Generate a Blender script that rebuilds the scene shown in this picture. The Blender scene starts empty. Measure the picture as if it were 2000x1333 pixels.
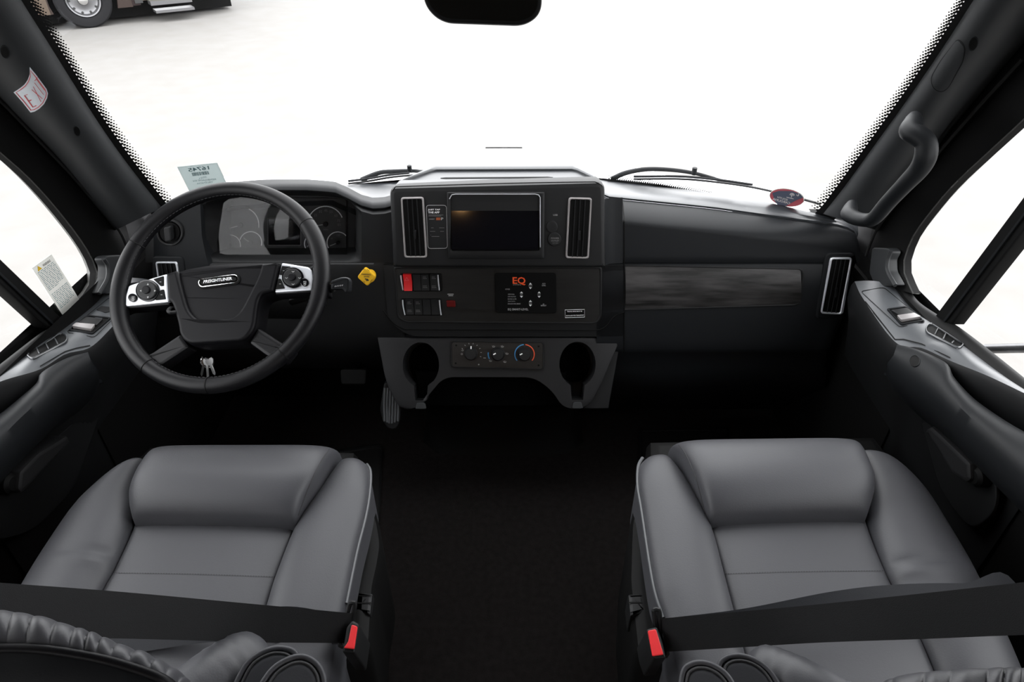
import bpy, bmesh, math, random
import numpy as np
from mathutils import Vector as V
from mathutils.bvhtree import BVHTree
from mathutils.geometry import tessellate_polygon
random.seed(7)
SC = bpy.context.scene
COL = SC.collection
# ---------------------------------------------------------------- camera, sky, exposure
PITCH = math.radians(36.0)
CZ = 1.6
cam = bpy.data.cameras.new('camera'); cam.sensor_width = 36; cam.lens = 1300/2000*36
cam.clip_start = 0.02; cam.clip_end = 400
co = bpy.data.objects.new('camera', cam); COL.objects.link(co)
co.location = (0, 0, CZ); co.rotation_euler = (math.pi/2-PITCH, 0, 0)
SC.camera = co
w = bpy.data.worlds.new('overcast_sky'); SC.world = w; w.use_nodes = True
bg = w.node_tree.nodes['Background']; bg.inputs[0].default_value = (0.985, 0.98, 1.0, 1); bg.inputs[1].default_value = 5.6
vs = SC.view_settings
vs.view_transform = 'Standard'; vs.look = 'None'; vs.gamma = 1; vs.use_curve_mapping = False; vs.exposure = 0.0
SC.cycles.max_bounces = 10; SC.cycles.transparent_max_bounces = 16
SC.cycles.use_denoising = True

# ---------------------------------------------------------------- rays of the photograph -> real places
cP, sP = math.cos(PITCH), math.sin(PITCH)
def ray(px, py):
    v = (666.5-py)/1300.0
    return V(((px-1000)/1300.0, cP+v*sP, -sP+v*cP))
C0 = V((0, 0, CZ))
def D(px, py, d): return C0+ray(px, py)*d
def onX(px, py, X):
    r = ray(px, py); return C0+r*(X/r.x)
def onY(px, py, Y):
    r = ray(px, py); return C0+r*(Y/r.y)
def onZ(px, py, Z):
    r = ray(px, py); return C0+r*((Z-CZ)/r.z)
class Pl:
    def __init__(s, p, n): s.p = V(p); s.n = V(n).normalized()
    def __call__(s, px, py, h=0.0):
        r = ray(px, py); t = (s.p-C0).dot(s.n)/r.dot(s.n)
        return C0+r*t+s.n*h
    def sn(s, px, py): return s(px, py), s.n
class Surf:
    """nearest hit of a ray with a mesh"""
    def __init__(s, mb): s.t = BVHTree.FromPolygons([tuple(v) for v in mb.v], mb.f)
    def sn(s, px, py):
        r = ray(px, py).normalized(); loc, n, i, d = s.t.ray_cast(C0, r)
        if loc is None:
            best = None
            for k in range(60):
                q = C0+r*(0.4+k*0.04); l2, n2, i2, d2 = s.t.find_nearest(q)
                if best is None or d2 < best[0]: best = (d2, l2, n2)
            loc, n = best[1], best[2]
        if n.dot(r) > 0: n = -n
        return loc, n
    def __call__(s, px, py, h=0.0):
        p, n = s.sn(px, py); return p+n*h
def glassY(x, z): return 1.95-0.65*(z-0.8)-0.406*(x+0.045)**2
class Glass:
    def sn(s, px, py):
        r = ray(px, py); a, b = 0.3, 4.0
        for _ in range(40):
            m = (a+b)/2; p = C0+r*m
            if p.y < glassY(p.x, p.z): a = m
            else: b = m
        p = C0+r*a
        return p, V((-0.812*(p.x+0.045), -1, -0.65)).normalized()
    def __call__(s, px, py, h=0.0):
        p, n = s.sn(px, py); return p+n*h
GL = Glass()
def GR(px, py, d):
    """point on the glass, moved d metres outwards (or inwards) along the line of sight"""
    p, n = GL.sn(px, py); return p+(p-C0).normalized()*d

# ---------------------------------------------------------------- materials
MATS = {}
def mat(name, col, rough=0.5, metal=0.0, bump=0.0, bscale=200.0, spec=0.5, col2=None, cscale=5.0, emit=None, coat=0.0, stretch=None, sheen=0.0):
    m = bpy.data.materials.new(name); m.use_nodes = True
    nt = m.node_tree; b = nt.nodes['Principled BSDF']
    b.inputs['Base Color'].default_value = (*col, 1); b.inputs['Roughness'].default_value = rough
    b.inputs['Metallic'].default_value = metal; b.inputs['Specular IOR Level'].default_value = spec
    b.inputs['Coat Weight'].default_value = coat
    b.inputs['Sheen Weight'].default_value = sheen
    tc = nt.nodes.new('ShaderNodeTexCoord')
    src = tc.outputs['Object']
    if stretch:
        mp = nt.nodes.new('ShaderNodeMapping'); mp.inputs['Scale'].default_value = stretch
        nt.links.new(src, mp.inputs[0]); src = mp.outputs[0]
    if col2 is not None:
        n = nt.nodes.new('ShaderNodeTexNoise'); n.inputs['Scale'].default_value = cscale; n.inputs['Detail'].default_value = 8
        nt.links.new(src, n.inputs['Vector'])
        r = nt.nodes.new('ShaderNodeValToRGB'); r.color_ramp.elements[0].position = 0.35; r.color_ramp.elements[1].position = 0.65
        r.color_ramp.elements[0].color = (*col, 1); r.color_ramp.elements[1].color = (*col2, 1)
        nt.links.new(n.outputs['Fac'], r.inputs[0]); nt.links.new(r.outputs[0], b.inputs['Base Color'])
    if bump:
        n = nt.nodes.new('ShaderNodeTexNoise'); n.inputs['Scale'].default_value = bscale; n.inputs['Detail'].default_value = 3
        nt.links.new(tc.outputs['Object'], n.inputs['Vector'])
        bp = nt.nodes.new('ShaderNodeBump'); bp.inputs['Strength'].default_value = bump; bp.inputs['Distance'].default_value = 0.001
        nt.links.new(n.outputs['Fac'], bp.inputs['Height']); nt.links.new(bp.outputs[0], b.inputs['Normal'])
    if emit:
        b.inputs['Emission Color'].default_value = (*emit[:3], 1); b.inputs['Emission Strength'].default_value = emit[3]
    MATS[name] = m
    return m
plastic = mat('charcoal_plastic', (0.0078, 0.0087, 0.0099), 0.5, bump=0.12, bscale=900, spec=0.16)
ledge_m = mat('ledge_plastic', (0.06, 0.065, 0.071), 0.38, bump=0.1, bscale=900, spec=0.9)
arm_m = mat('armrest_leather', (0.034, 0.035, 0.039), 0.46, bump=0.15, bscale=420, spec=0.3)
console_m = mat('console_plastic', (0.010, 0.010, 0.0108), 0.5, bump=0.1, bscale=700, spec=0.3)
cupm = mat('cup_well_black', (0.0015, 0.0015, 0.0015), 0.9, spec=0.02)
plastic_pl = mat('pillar_plastic', (0.021, 0.0225, 0.024), 0.5, bump=0.12, bscale=900, spec=0.4)
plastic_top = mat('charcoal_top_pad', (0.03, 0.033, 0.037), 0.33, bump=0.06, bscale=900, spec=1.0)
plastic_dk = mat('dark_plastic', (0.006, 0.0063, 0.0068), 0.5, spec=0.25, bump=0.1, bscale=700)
bezel_m = mat('bezel_plastic', (0.008, 0.0083, 0.0088), 0.5, spec=0.3, bump=0.08, bscale=900)
black = mat('black_plastic', (0.003, 0.003, 0.003), 0.6, spec=0.12)
blackgloss = mat('black_gloss', (0.004, 0.004, 0.005), 0.08)
inlay = mat('dark_wood_inlay', (0.006, 0.0055, 0.005), 0.42, col2=(0.011, 0.0105, 0.01), cscale=9, stretch=(1, 6, 9), bump=0.1, bscale=60)
woodtrim = mat('grey_wood_trim', (0.006, 0.0057, 0.0054), 0.45, col2=(0.045, 0.043, 0.043), cscale=7, stretch=(1, 3, 8), spec=0.3, bump=0.1, bscale=60)
leather = mat('grey_leather', (0.045, 0.0455, 0.0505), 0.46, spec=0.32, bump=0.15, bscale=420, col2=(0.048, 0.0485, 0.0535), cscale=4)
leather_w = mat('wheel_leather', (0.0042, 0.0042, 0.0050), 0.42, bump=0.18, bscale=900, spec=0.2)
piping_m = mat('piping_leather', (0.06, 0.063, 0.068), 0.4)
stitch_m = mat('stitching', (0.02, 0.02, 0.022), 0.7)
hubm = mat('hub_plastic', (0.0042, 0.0041, 0.0050), 0.45, bump=0.1, bscale=900, spec=0.14)
silver = mat('satin_silver', (0.72, 0.74, 0.78), 0.38, metal=0.55)
silver_dk = mat('dull_silver_frame', (0.36, 0.34, 0.34), 0.4, metal=0.5)
chrome = mat('chrome', (0.8, 0.8, 0.8), 0.08, metal=1.0)
red = mat('red_plastic', (0.62, 0.012, 0.015), 0.35)
red_bk = mat('buckle_red', (0.72, 0.03, 0.035), 0.4)
red_dk = mat('dark_red_plastic', (0.09, 0.003, 0.003), 0.3)
white = mat('white_print', (0.8, 0.8, 0.8), 0.6)
grey_print = mat('grey_print', (0.32, 0.32, 0.32), 0.6)
dim_print = mat('dim_print', (0.12, 0.12, 0.12), 0.6)
ink = mat('ink', (0.02, 0.02, 0.02), 0.6)
orange = mat('orange_print', (0.8, 0.09, 0.02), 0.5)
blue_p = mat('blue_print', (0.05, 0.22, 0.45), 0.5)
red_p = mat('red_print', (0.55, 0.02, 0.03), 0.5)
yellow = mat('yellow_plastic', (0.75, 0.43, 0.015), 0.4)
carpet = mat('black_carpet', (0.0065, 0.0055, 0.0053), 0.95, bump=0.8, bscale=500, col2=(0.010, 0.0085, 0.0082), cscale=60, spec=0.08)
rubber = mat('rubber', (0.006, 0.006, 0.006), 0.6, spec=0.2)
frit_m = mat('black_frit', (0.008, 0.008, 0.008), 0.35)
belt_m = mat('belt_webbing', (0.008, 0.008, 0.0085), 0.7, spec=0.15, bump=0.3, bscale=900)
belt_m2 = mat('belt_webbing_edge', (0.016, 0.017, 0.02), 0.7, spec=0.2, bump=0.3, bscale=900)
lit_reveal_m = mat('lit_window_reveal', (0.12, 0.12, 0.115), 0.5)  # lighter grey carries the light falling on the window reveal
def label_mat(name, col, tr=0.35):
    m = bpy.data.materials.new(name); m.use_nodes = True; nt = m.node_tree
    for n in list(nt.nodes): nt.nodes.remove(n)
    o = nt.nodes.new('ShaderNodeOutputMaterial'); a = nt.nodes.new('ShaderNodeBsdfDiffuse'); b = nt.nodes.new('ShaderNodeBsdfTranslucent'); mx = nt.nodes.new('ShaderNodeMixShader')
    a.inputs[0].default_value = b.inputs[0].default_value = (*col, 1); mx.inputs[0].default_value = tr
    nt.links.new(a.outputs[0], mx.inputs[1]); nt.links.new(b.outputs[0], mx.inputs[2]); nt.links.new(mx.outputs[0], o.inputs[0]); return m
green_l = label_mat('pale_green_label', (0.27, 0.315, 0.31))
paper = label_mat('label_paper', (0.5, 0.5, 0.47), 0.25)
headliner = mat('headliner_fabric', (0.075, 0.07, 0.065), 0.95, bump=0.3, bscale=300)
cream = mat('cream_wall', (0.12, 0.105, 0.09), 0.8)
whitepaint = mat('white_paint', (0.8, 0.81, 0.82), 0.2, coat=0.5)
concrete = mat('pale_concrete', (0.176, 0.169, 0.159), 0.9, col2=(0.188, 0.183, 0.175), cscale=2.6, bump=0.5, bscale=30)
tyre_m = mat('tyre_rubber', (0.010, 0.010, 0.011), 0.8, spec=0.2)
maroon = mat('maroon_paint', (0.010, 0.003, 0.003), 0.35, coat=0.1, spec=0.3)
tan = mat('tan_paint', (0.075, 0.055, 0.040), 0.4, coat=0.1, spec=0.3)
brown = mat('brown_paint', (0.025, 0.015, 0.012), 0.4, coat=0.1, spec=0.3)
cream_paint = mat('cream_paint', (0.12, 0.10, 0.08), 0.3)
alloy = mat('polished_alloy', (0.16, 0.16, 0.165), 0.3, metal=0.7)
amber = mat('amber_lens', (0.75, 0.22, 0.01), 0.25)
lampm = mat('lamp_glow', (1, 0.8, 0.5), 0.5, emit=(1, 0.55, 0.22, 220))
screen_m = mat('screen_glass', (0.003, 0.003, 0.004), 0.06)
def glassmat(name, tint, fres=0.05):
    m = bpy.data.materials.new(name); m.use_nodes = True; nt = m.node_tree
    for n in list(nt.nodes): nt.nodes.remove(n)
    o = nt.nodes.new('ShaderNodeOutputMaterial'); t = nt.nodes.new('ShaderNodeBsdfTransparent'); g = nt.nodes.new('ShaderNodeBsdfGlossy')
    t.inputs[0].default_value = (*tint, 1); g.inputs['Roughness'].default_value = 0.02
    f = nt.nodes.new('ShaderNodeLayerWeight'); f.inputs[0].default_value = 0.5
    pw = nt.nodes.new('ShaderNodeMath'); pw.operation = 'POWER'; pw.inputs[1].default_value = 5.0
    ad = nt.nodes.new('ShaderNodeMath'); ad.operation = 'MULTIPLY_ADD'; ad.inputs[1].default_value = 0.9; ad.inputs[2].default_value = fres
    nt.links.new(f.outputs['Facing'], pw.inputs[0]); nt.links.new(pw.outputs[0], ad.inputs[0])
    mx = nt.nodes.new('ShaderNodeMixShader')
    nt.links.new(ad.outputs[0], mx.inputs[0]); nt.links.new(t.outputs[0], mx.inputs[1]); nt.links.new(g.outputs[0], mx.inputs[2]); nt.links.new(mx.outputs[0], o.inputs[0])
    return m
glass = glassmat('window_glass', (0.97, 0.985, 0.98))
clusterglass = glassmat('cluster_lens', (0.75, 0.75, 0.75), 0.016)

# ---------------------------------------------------------------- mesh builder
def cr(pts, n):
    """resample a polyline of Vectors smoothly into n points (Catmull-Rom by length)"""
    pts = [V(p) for p in pts]
    if len(pts) == 2: return [pts[0].lerp(pts[1], i/(n-1)) for i in range(n)]
    fine = []
    k = len(pts)
    for i in range(k-1):
        p0 = pts[i-1] if i else pts[0]*2-pts[1]; p1 = pts[i]; p2 = pts[i+1]; p3 = pts[i+2] if i+2 < k else pts[-1]*2-pts[-2]
        for j in range(12):
            t = j/12
            fine.append(0.5*((2*p1)+(p2-p0)*t+(2*p0-5*p1+4*p2-p3)*t*t+(3*p1-p0-3*p2+p3)*t**3))
    fine.append(pts[-1])
    L = [0]
    for i in range(1, len(fine)): L.append(L[-1]+(fine[i]-fine[i-1]).length)
    out = []; j = 0
    for i in range(n):
        s = L[-1]*i/(n-1)
        while j < len(L)-2 and L[j+1] < s: j += 1
        d = L[j+1]-L[j]
        out.append(fine[j].lerp(fine[j+1], (s-L[j])/d if d > 1e-12 else 0))
    return out
def rpoly(pts, r, n=4):
    """rounded 2D polygon; r one number or one per corner"""
    out = []; k = len(pts)
    for i in range(k):
        a = np.array(pts[i-1], float); b = np.array(pts[i], float); c = np.array(pts[(i+1) % k], float)
        ri = r[i] if isinstance(r, (list, tuple)) else r
        if ri <= 0: out.append(tuple(b)); continue
        ra = min(ri, np.linalg.norm(a-b)*0.49); rc = min(ri, np.linalg.norm(c-b)*0.49)
        s = b+(a-b)/np.linalg.norm(a-b)*ra; e = b+(c-b)/np.linalg.norm(c-b)*rc
        for j in range(n+1):
            t = j/n; out.append(tuple((1-t)**2*s+2*t*(1-t)*b+t*t*e))
    return out
def circle(cx, cy, rx, ry=None, n=28, a0=0.0, a1=None):
    ry = rx if ry is None else ry
    if a1 is None: return [(cx+rx*math.cos(2*math.pi*i/n), cy+ry*math.sin(2*math.pi*i/n)) for i in range(n)]
    return [(cx+rx*math.cos(math.radians(a0+(a1-a0)*i/(n-1))), cy+ry*math.sin(math.radians(a0+(a1-a0)*i/(n-1)))) for i in range(n)]
class MB:
    def __init__(s): s.v = []; s.f = []; s.m = []
    def add(s, vs, fs, m=0):
        o = len(s.v); s.v += [V(p) for p in vs]; s.f += [tuple(o+i for i in f) for f in fs]; s.m += [m]*len(fs); return s
    def grid(s, rows, m=0, closed=False):
        n = len(rows[0]); fs = []
        for i in range(len(rows)-1):
            for j in range(n if closed else n-1):
                k = (j+1) % n; fs.append((i*n+j, i*n+k, (i+1)*n+k, (i+1)*n+j))
        return s.add([p for r in rows for p in r], fs, m)
    def prism(s, S, poly, h0, h1, bev=0.0, m=0):
        """polygon given in photo pixels on surface S, thick from h0 to h1, bevelled top edge"""
        base = [S.sn(x, y) for x, y in poly]; nrm = [b[1] for b in base]; P = [b[0] for b in base]; n = len(P)
        c = sum(P, V())/n; ins = []
        area = sum((P[i].cross(P[(i+1) % n]) for i in range(n)), V())
        sg = 1 if area.dot(nrm[0]) > 0 else -1
        for i in range(n):
            e1 = (P[i]-P[i-1]); e2 = (P[(i+1) % n]-P[i])
            if e1.length < 1e-9: e1 = e2
            if e2.length < 1e-9: e2 = e1
            d1 = nrm[i].cross(e1).normalized(); d2 = nrm[i].cross(e2).normalized(); d = d1+d2
            d = d.normalized() if d.length > 1e-6 else d1
            ins.append(d*sg)
        rings = [[P[i]+nrm[i]*h0 for i in range(n)]]
        if bev > 0:
            for k in range(3):
                a = k/2*math.pi/2
                rings.append([P[i]+nrm[i]*(h1-bev+bev*math.sin(a))+ins[i]*bev*(1-math.cos(a)) for i in range(n)])
            rings.append([P[i]+nrm[i]*h1+ins[i]*bev*1.25 for i in range(n)])
        else: rings.append([P[i]+nrm[i]*h1 for i in range(n)])
        s.grid(rings, m, True)
        if n > 24 or len(poly) > 12: tr_ = [tuple(t) for t in tessellate_polygon([[V((x, y, 0)) for x, y in poly]])]
        else: tr_ = [tuple(range(n))]
        s.add(rings[0], tr_, m); s.add(rings[-1], tr_, m)
        return s
    def drape(s, S, poly, h, m=0, edge=True):
        c = np.mean(np.array(poly, float), 0); rows = []
        if edge: rows.append([S(x, y, 0.0) for x, y in poly])
        for k in (1, .85, .7, .55, .4, .25, .1):
            rows.append([S(c[0]+(x-c[0])*k, c[1]+(y-c[1])*k, h) for x, y in poly])
        s.grid(rows, m, True); s.add(rows[-1], [tuple(range(len(poly)))], m); return s
    def frame(s, S, outer, inner, h0, h1, m=0):
        n = len(outer); rows = []
        for k in range(n):
            o, no = S.sn(*outer[k]); i, ni = S.sn(*inner[k])
            rows.append([o+no*h0, o.lerp(i, 0.08)+no*(h1*0.75), o.lerp(i, 0.3)+no*h1, o.lerp(i, 0.7)+ni*h1, o.lerp(i, 0.92)+ni*(h1*0.75), i+ni*h0])
        rows.append(rows[0]); return s.grid(rows, m)
    def tube(s, path, r, n=10, m=0, caps=True, flat=1.0, upv=None):
        P = [V(p) for p in path]; k = len(P); rr = r if isinstance(r, (list, tuple)) else [r]*k
        rings = []; prev = None
        for i in range(k):
            t = (P[min(i+1, k-1)]-P[max(i-1, 0)]).normalized()
            if prev is None:
                a = upv if upv else (V((0, 0, 1)) if abs(t.z) < 0.9 else V((1, 0, 0)))
            else: a = prev
            a = (a-t*a.dot(t)).normalized(); prev = a; b = t.cross(a)
            rings.append([P[i]+(a*math.cos(2*math.pi*j/n)*flat+b*math.sin(2*math.pi*j/n))*rr[i] for j in range(n)])
        s.grid(rings, m, True)
        if caps: s.add(rings[0], [tuple(range(n))], m); s.add(rings[-1], [tuple(range(n))], m)
        return s
    def lathe(s, p, ax, prof, n=24, m=0, flat=False):
        ax = V(ax).normalized(); a = ax.orthogonal().normalized(); b = ax.cross(a); p = V(p)
        rings = [[p+ax*h+(a*math.cos(2*math.pi*j/n)+b*math.sin(2*math.pi*j/n))*max(r, 1e-5) for j in range(n)] for r, h in prof]
        return s.grid(rings, m, True)
    def box(s, lo, hi, m=0):
        x0, y0, z0 = lo; x1, y1, z1 = hi
        return s.add([(x0, y0, z0), (x1, y0, z0), (x1, y1, z0), (x0, y1, z0), (x0, y0, z1), (x1, y0, z1), (x1, y1, z1), (x0, y1, z1)],
                     [(0, 1, 2, 3), (4, 5, 6, 7), (0, 1, 5, 4), (1, 2, 6, 5), (2, 3, 7, 6), (3, 0, 4, 7)], m)
    def ribbon(s, ra, rb, n=30, cross=6, bulge=0.0, bdir=None, thick=0.0, m=0, prof=None):
        A = cr(ra, n); B = cr(rb, n); rows = []
        for i in range(n):
            row = []
            for j in range(cross+1):
                u = j/cross; P = A[i].lerp(B[i], u)
                d = bdir if bdir is not None else (C0-P).normalized()
                row.append(P+d*bulge*(prof(u) if prof else math.sin(math.pi*u)))
            rows.append(row)
        s.grid(rows, m)
        if thick:
            back = []
            for i in range(n): back.append([p-(bdir if bdir is not None else (C0-p).normalized())*thick for p in rows[i]])
            s.grid(back, m)
            ring = [rows[0], back[0]]; s.grid(ring, m); s.grid([rows[-1], back[-1]], m)
            s.grid([[r[0] for r in rows], [r[0] for r in back]], m); s.grid([[r[-1] for r in rows], [r[-1] for r in back]], m)
        return s
    def cushion(s, L, R, bulge, drop=0.06, n=40, cross=20, up=V((0, 0, 1)), p=2.6, pe=4.0, ruche=None, e0=1.0, e1=1.0, m=0, dropdir=None):
        A = cr(L, n); B = cr(R, n); rows = []
        dd = dropdir if dropdir is not None else -up
        for i in range(n):
            v = i/(n-1); row = []
            ev = 1.0
            a = abs(2*v-1)
            w_ = e0 if v < 0.5 else e1
            ev = (1-w_)+w_*max(0.0, 1-a**pe)**(1/pe)
            for j in range(cross+1):
                u = 0.5-0.5*math.cos(math.pi*j/cross)
                q = max(0.0, 1-abs(2*u-1)**p)**(1/p)
                h = bulge*q*ev
                if ruche: h += ruche(u, v)*q
                row.append(A[i].lerp(B[i], u)+up*h)
            rows.append(row)
        s.grid(rows, m)
        bd = rows[0]+[r[-1] for r in rows[1:]]+rows[-1][-2::-1]+[r[0] for r in rows[-2:0:-1]]
        lo = [q+dd*drop for q in bd]
        s.grid([bd, lo], m, True); s.add(lo, [tuple(range(len(lo)))], m)
        return s
    def weld(s):
        return s
    def build(s, name, mats, parent=None, smooth=True, ang=40, **props):
        me = bpy.data.meshes.new(name); me.from_pydata([tuple(p) for p in s.v], [], s.f)
        mats = mats if isinstance(mats, (list, tuple)) else [mats]
        for q in mats: me.materials.append(q)
        if len(mats) > 1: me.polygons.foreach_set('material_index', s.m)
        bm = bmesh.new(); bm.from_mesh(me); bmesh.ops.remove_doubles(bm, verts=bm.verts, dist=2e-5)
        bmesh.ops.recalc_face_normals(bm, faces=bm.faces); bm.to_mesh(me); bm.free()
        if smooth:
            me.polygons.foreach_set('use_smooth', [True]*len(me.polygons)); me.set_sharp_from_angle(angle=math.radians(ang))
        o = bpy.data.objects.new(name, me); COL.objects.link(o)
        if parent is not None:
            o.parent = parent
            if parent.type == 'EMPTY': o.location = -parent.location
        for k, val in props.items(): o[k] = val
        return o
def thing(name, label, cat, loc=(0, 0, 0), group=None, structure=False):
    o = bpy.data.objects.new(name, None); COL.objects.link(o); o.location = loc; o.empty_display_size = 0.05
    if structure: o['kind'] = 'structure'
    else:
        o['category'] = cat
    if label: o['label'] = label
    if group: o['group'] = group
    return o
_tc = {}
def textmesh(s, bold=False):
    if (s, bold) in _tc: return _tc[(s, bold)]
    cu = bpy.data.curves.new('t', 'FONT'); cu.body = s; cu.size = 1; cu.resolution_u = 2; cu.align_x = 'LEFT'; cu.offset = 0.02 if bold else 0.0
    cu.space_line = 1.0
    o = bpy.data.objects.new('t', cu); COL.objects.link(o)
    dg = bpy.context.evaluated_depsgraph_get(); me = bpy.data.meshes.new_from_object(o.evaluated_get(dg))
    vs_ = [tuple(v.co) for v in me.vertices]; fs = [tuple(p.vertices) for p in me.polygons]
    bpy.data.objects.remove(o); bpy.data.curves.remove(cu); bpy.data.meshes.remove(me)
    xs = [v[0] for v in vs_]; ys = [v[1] for v in vs_]; x0, x1, y0, y1 = min(xs), max(xs), min(ys), max(ys)
    r = [((x-x0)/(x1-x0), (y-y0)/(y1-y0)) for x, y, z in vs_], fs
    _tc[(s, bold)] = r; return r
def put_text(mb, S, s, quad, h=0.0006, m=0, mirror=False, bold=False):
    """quad: bottom-left, bottom-right, top-right, top-left in photo pixels"""
    uv, fs = textmesh(s, bold); out = []
    bl, br, tr, tl = [np.array(q, float) for q in quad]
    for u, v in uv:
        if mirror: u = 1-u
        q = (1-v)*((1-u)*bl+u*br)+v*((1-u)*tl+u*tr)
        P, N = S.sn(*q); out.append(P+N*h)
    mb.add(out, fs, m); return mb
def rectq(x0, y0, x1, y1): return [(x0, y1), (x1, y1), (x1, y0), (x0, y0)]
def line(mb, S, pts, wpx, h=0.0006, m=0, closed=False):
    """flat printed line in photo pixels"""
    P = [np.array(q, float) for q in pts]; k = len(P); a = []; b = []
    for i in range(k):
        t = (P[(i+1) % k] if closed or i < k-1 else P[i])-(P[i-1] if closed or i > 0 else P[i])
        t = t/(np.linalg.norm(t)+1e-9); nn = np.array([-t[1], t[0]])*wpx/2
        p, q = P[i]+nn, P[i]-nn
        A, N = S.sn(*p); B, N2 = S.sn(*q); a.append(A+N*h); b.append(B+N2*h)
    if closed: a.append(a[0]); b.append(b[0])
    mb.grid([a, b], m); return mb

# ================================================================ THE SETTING
def struct(mb, name, m, label=None, parent=None, **k):
    o = mb.build(name, m, parent, **k)
    if parent is None: o['kind'] = 'structure'
    if label: o['label'] = label
    return o
GZ = -1.15
g = MB(); n_ = 60
g.grid([[V((-60+120*i/n_, -40+120*j/n_, GZ)) for i in range(n_+1)] for j in range(n_+1)])
ground = struct(g, 'ground', concrete, 'pale concrete parking lot outside the windscreen')
# floor with raised carpeted centre
f = MB(); f.box((-1.05, -4, -0.05), (0.97, 1.9, 0))
floor = struct(f, 'floor', carpet, 'black carpeted cab floor between the two seats')
wb = MB(); wb.box((-1.1, -4.08, 0), (1.02, -4, 2.1)); struct(wb, 'wall_back', cream, 'cream wall at the back of the coach')
wl = MB(); wl.box((-1.12, -4, 0), (-1.05, 0.1, 0.95)); wl.box((-1.12, -4, 1.75), (-1.05, 1.25, 2.12)); wl.box((-1.12, -4, 0.95), (-1.05, -2.4, 1.75)); wl.box((-1.12, -0.9, 0.95), (-1.05, 0.1, 1.75))
struct(wl, 'wall_left', cream, 'cream side wall behind the driver door')
wr = MB(); wr.box((0.97, -4, 0), (1.04, 0.1, 0.95)); wr.box((0.97, -4, 1.75), (1.04, 1.25, 2.12)); wr.box((0.97, -4, 0.95), (1.04, -2.4, 1.75)); wr.box((0.97, -0.9, 0.95), (1.04, 0.1, 1.75))
struct(wr, 'wall_right', cream, 'cream side wall behind the passenger door')
wf = MB(); wf.box((-1.05, 1.86, -0.05), (0.97, 1.9, 0.72)); wf.box((-1.05, 1.9, 0.60), (0.97, 2.02, 0.62))
struct(wf, 'wall_front', black, 'black firewall below the dashboard')
ce = MB(); ce.box((-1.12, -4.08, 2.1), (1.04, 1.05, 2.16))
ce.grid([[V((x, 1.0, 2.1)), V((x, 1.18, 2.0)), V((x, 1.30-0.4*(x+0.045)**2*0.6, 1.76))] for x in [-1.1, -0.8, -0.5, -0.2, 0.1, 0.4, 0.7, 1.02]])
ce.grid([[V((x, 1.06, 2.16)), V((x, 1.24, 2.04)), V((x, 1.36-0.4*(x+0.045)**2*0.6, 1.78))] for x in [-1.1, -0.8, -0.5, -0.2, 0.1, 0.4, 0.7, 1.02]])
struct(ce, 'ceiling', headliner, 'pale headliner above the cab')

# windscreen: glass, frit band and frit dots
AR = [(1606, 416), (1640, 373), (1700, 290), (1770, 192), (1830, 104), (1893, 6), (1930, -52)]
AL = [(318, 404), (288, 366), (235, 296), (180, 215), (115, 110), (46, 0), (10, -60)]
ar = cr([GL(*q) for q in AR], 20); al = cr([GL(*q) for q in AL], 20)
def ext(P, z):
    d = P[-1]-P[-4]; return P[-1]+d*((z-P[-1].z)/d.z)
ar += [ext(ar, 1.55), ext(ar, 1.66), ext(ar, 1.78)]; al += [ext(al, 1.55), ext(al, 1.66), ext(al, 1.78)]
gm = MB(); rows = []
def grow(L, R, zl, zr):
    r = []
    for j in range(25):
        u = j/24; x = L.x-0.03+(R.x-L.x+0.06)*u; z = zl+(zr-zl)*u; r.append(V((x, glassY(x, z), z)))
    return r
rows.append(grow(al[0], ar[0], 0.72, 0.72))
for L, R in zip(al, ar): rows.append(grow(L, R, L.z, R.z))
gm.grid(rows)
win = thing('window_1', 'curved windscreen with black dotted frit border', 'window', (0, 1.9, 0.8), structure=True)
win['kind'] = 'structure'
gm.build('glass', glass, win)
fb = MB()
def offpath(P, off, n=40, sgn=1):
    pts = cr([V((a, b, 0)) for a, b in P], n); out = []
    for i in range(n):
        t = (pts[min(i+1, n-1)]-pts[max(i-1, 0)]).normalized(); out.append((pts[i].x-t.y*off*sgn, pts[i].y+t.x*off*sgn))
    return out
ARx = [(1560, 452)]+AR; ALx = [(345, 440)]+AL
for P, sg in ((ARx, -1), (ALx, 1)):
    a = [GL(*q, 0.003) for q in offpath(P, -26, 40, sg)]; b = [GL(*q, 0.003) for q in offpath(P, 10, 40, sg)]
    fb.grid([a, b])
BOT = [(1150, 346), (1215, 349), (1290, 358), (1370, 369)]; BOTB = [(1150, 372), (1215, 376), (1300, 385), (1400, 398)]
fb.grid([[GL(*q, 0.003) for q in [(1150, 345), (1180, 347), (1240, 353), (1290, 359), (1340, 368), (1385, 377)]], [GL(*q, 0.003) for q in [(1150, 375), (1180, 375), (1240, 382), (1290, 388), (1340, 392), (1385, 396)]]])
fb.grid([[GL(*q, 0.003) for q in [(672, 361), (700, 357), (740, 353), (800, 348)]], [GL(*q, 0.003) for q in [(660, 392), (700, 392), (740, 390), (800, 386)]]])
fb.build('frit_band', frit_m, win)
dots = MB()
def dot(x, y, r):
    P, N = GL.sn(x, y)
    e1 = V((1, 0, 0)); e2 = N.cross(e1).normalized(); e1 = e2.cross(N).normalized(); s = (P-C0).length*r/1300*0.97
    dots.add([P+N*0.003+e1*s*math.cos(k*math.pi/3)+e2*s*math.sin(k*math.pi/3) for k in range(6)], [(0, 1, 2, 3, 4, 5)])
for P, sg in ((AR, -1), (AL, 1)):
    L = int(sum(math.dist(P[i], P[i+1]) for i in range(len(P)-1)))
    for k in range(5):
        st = 4.6; n = int(L/st)
        for i, q in enumerate(offpath(P, 11.5+k*3.2, n, sg)):
            if (i+k) % 2 == 0: dot(q[0], q[1], 2.9-0.42*k)
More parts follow.
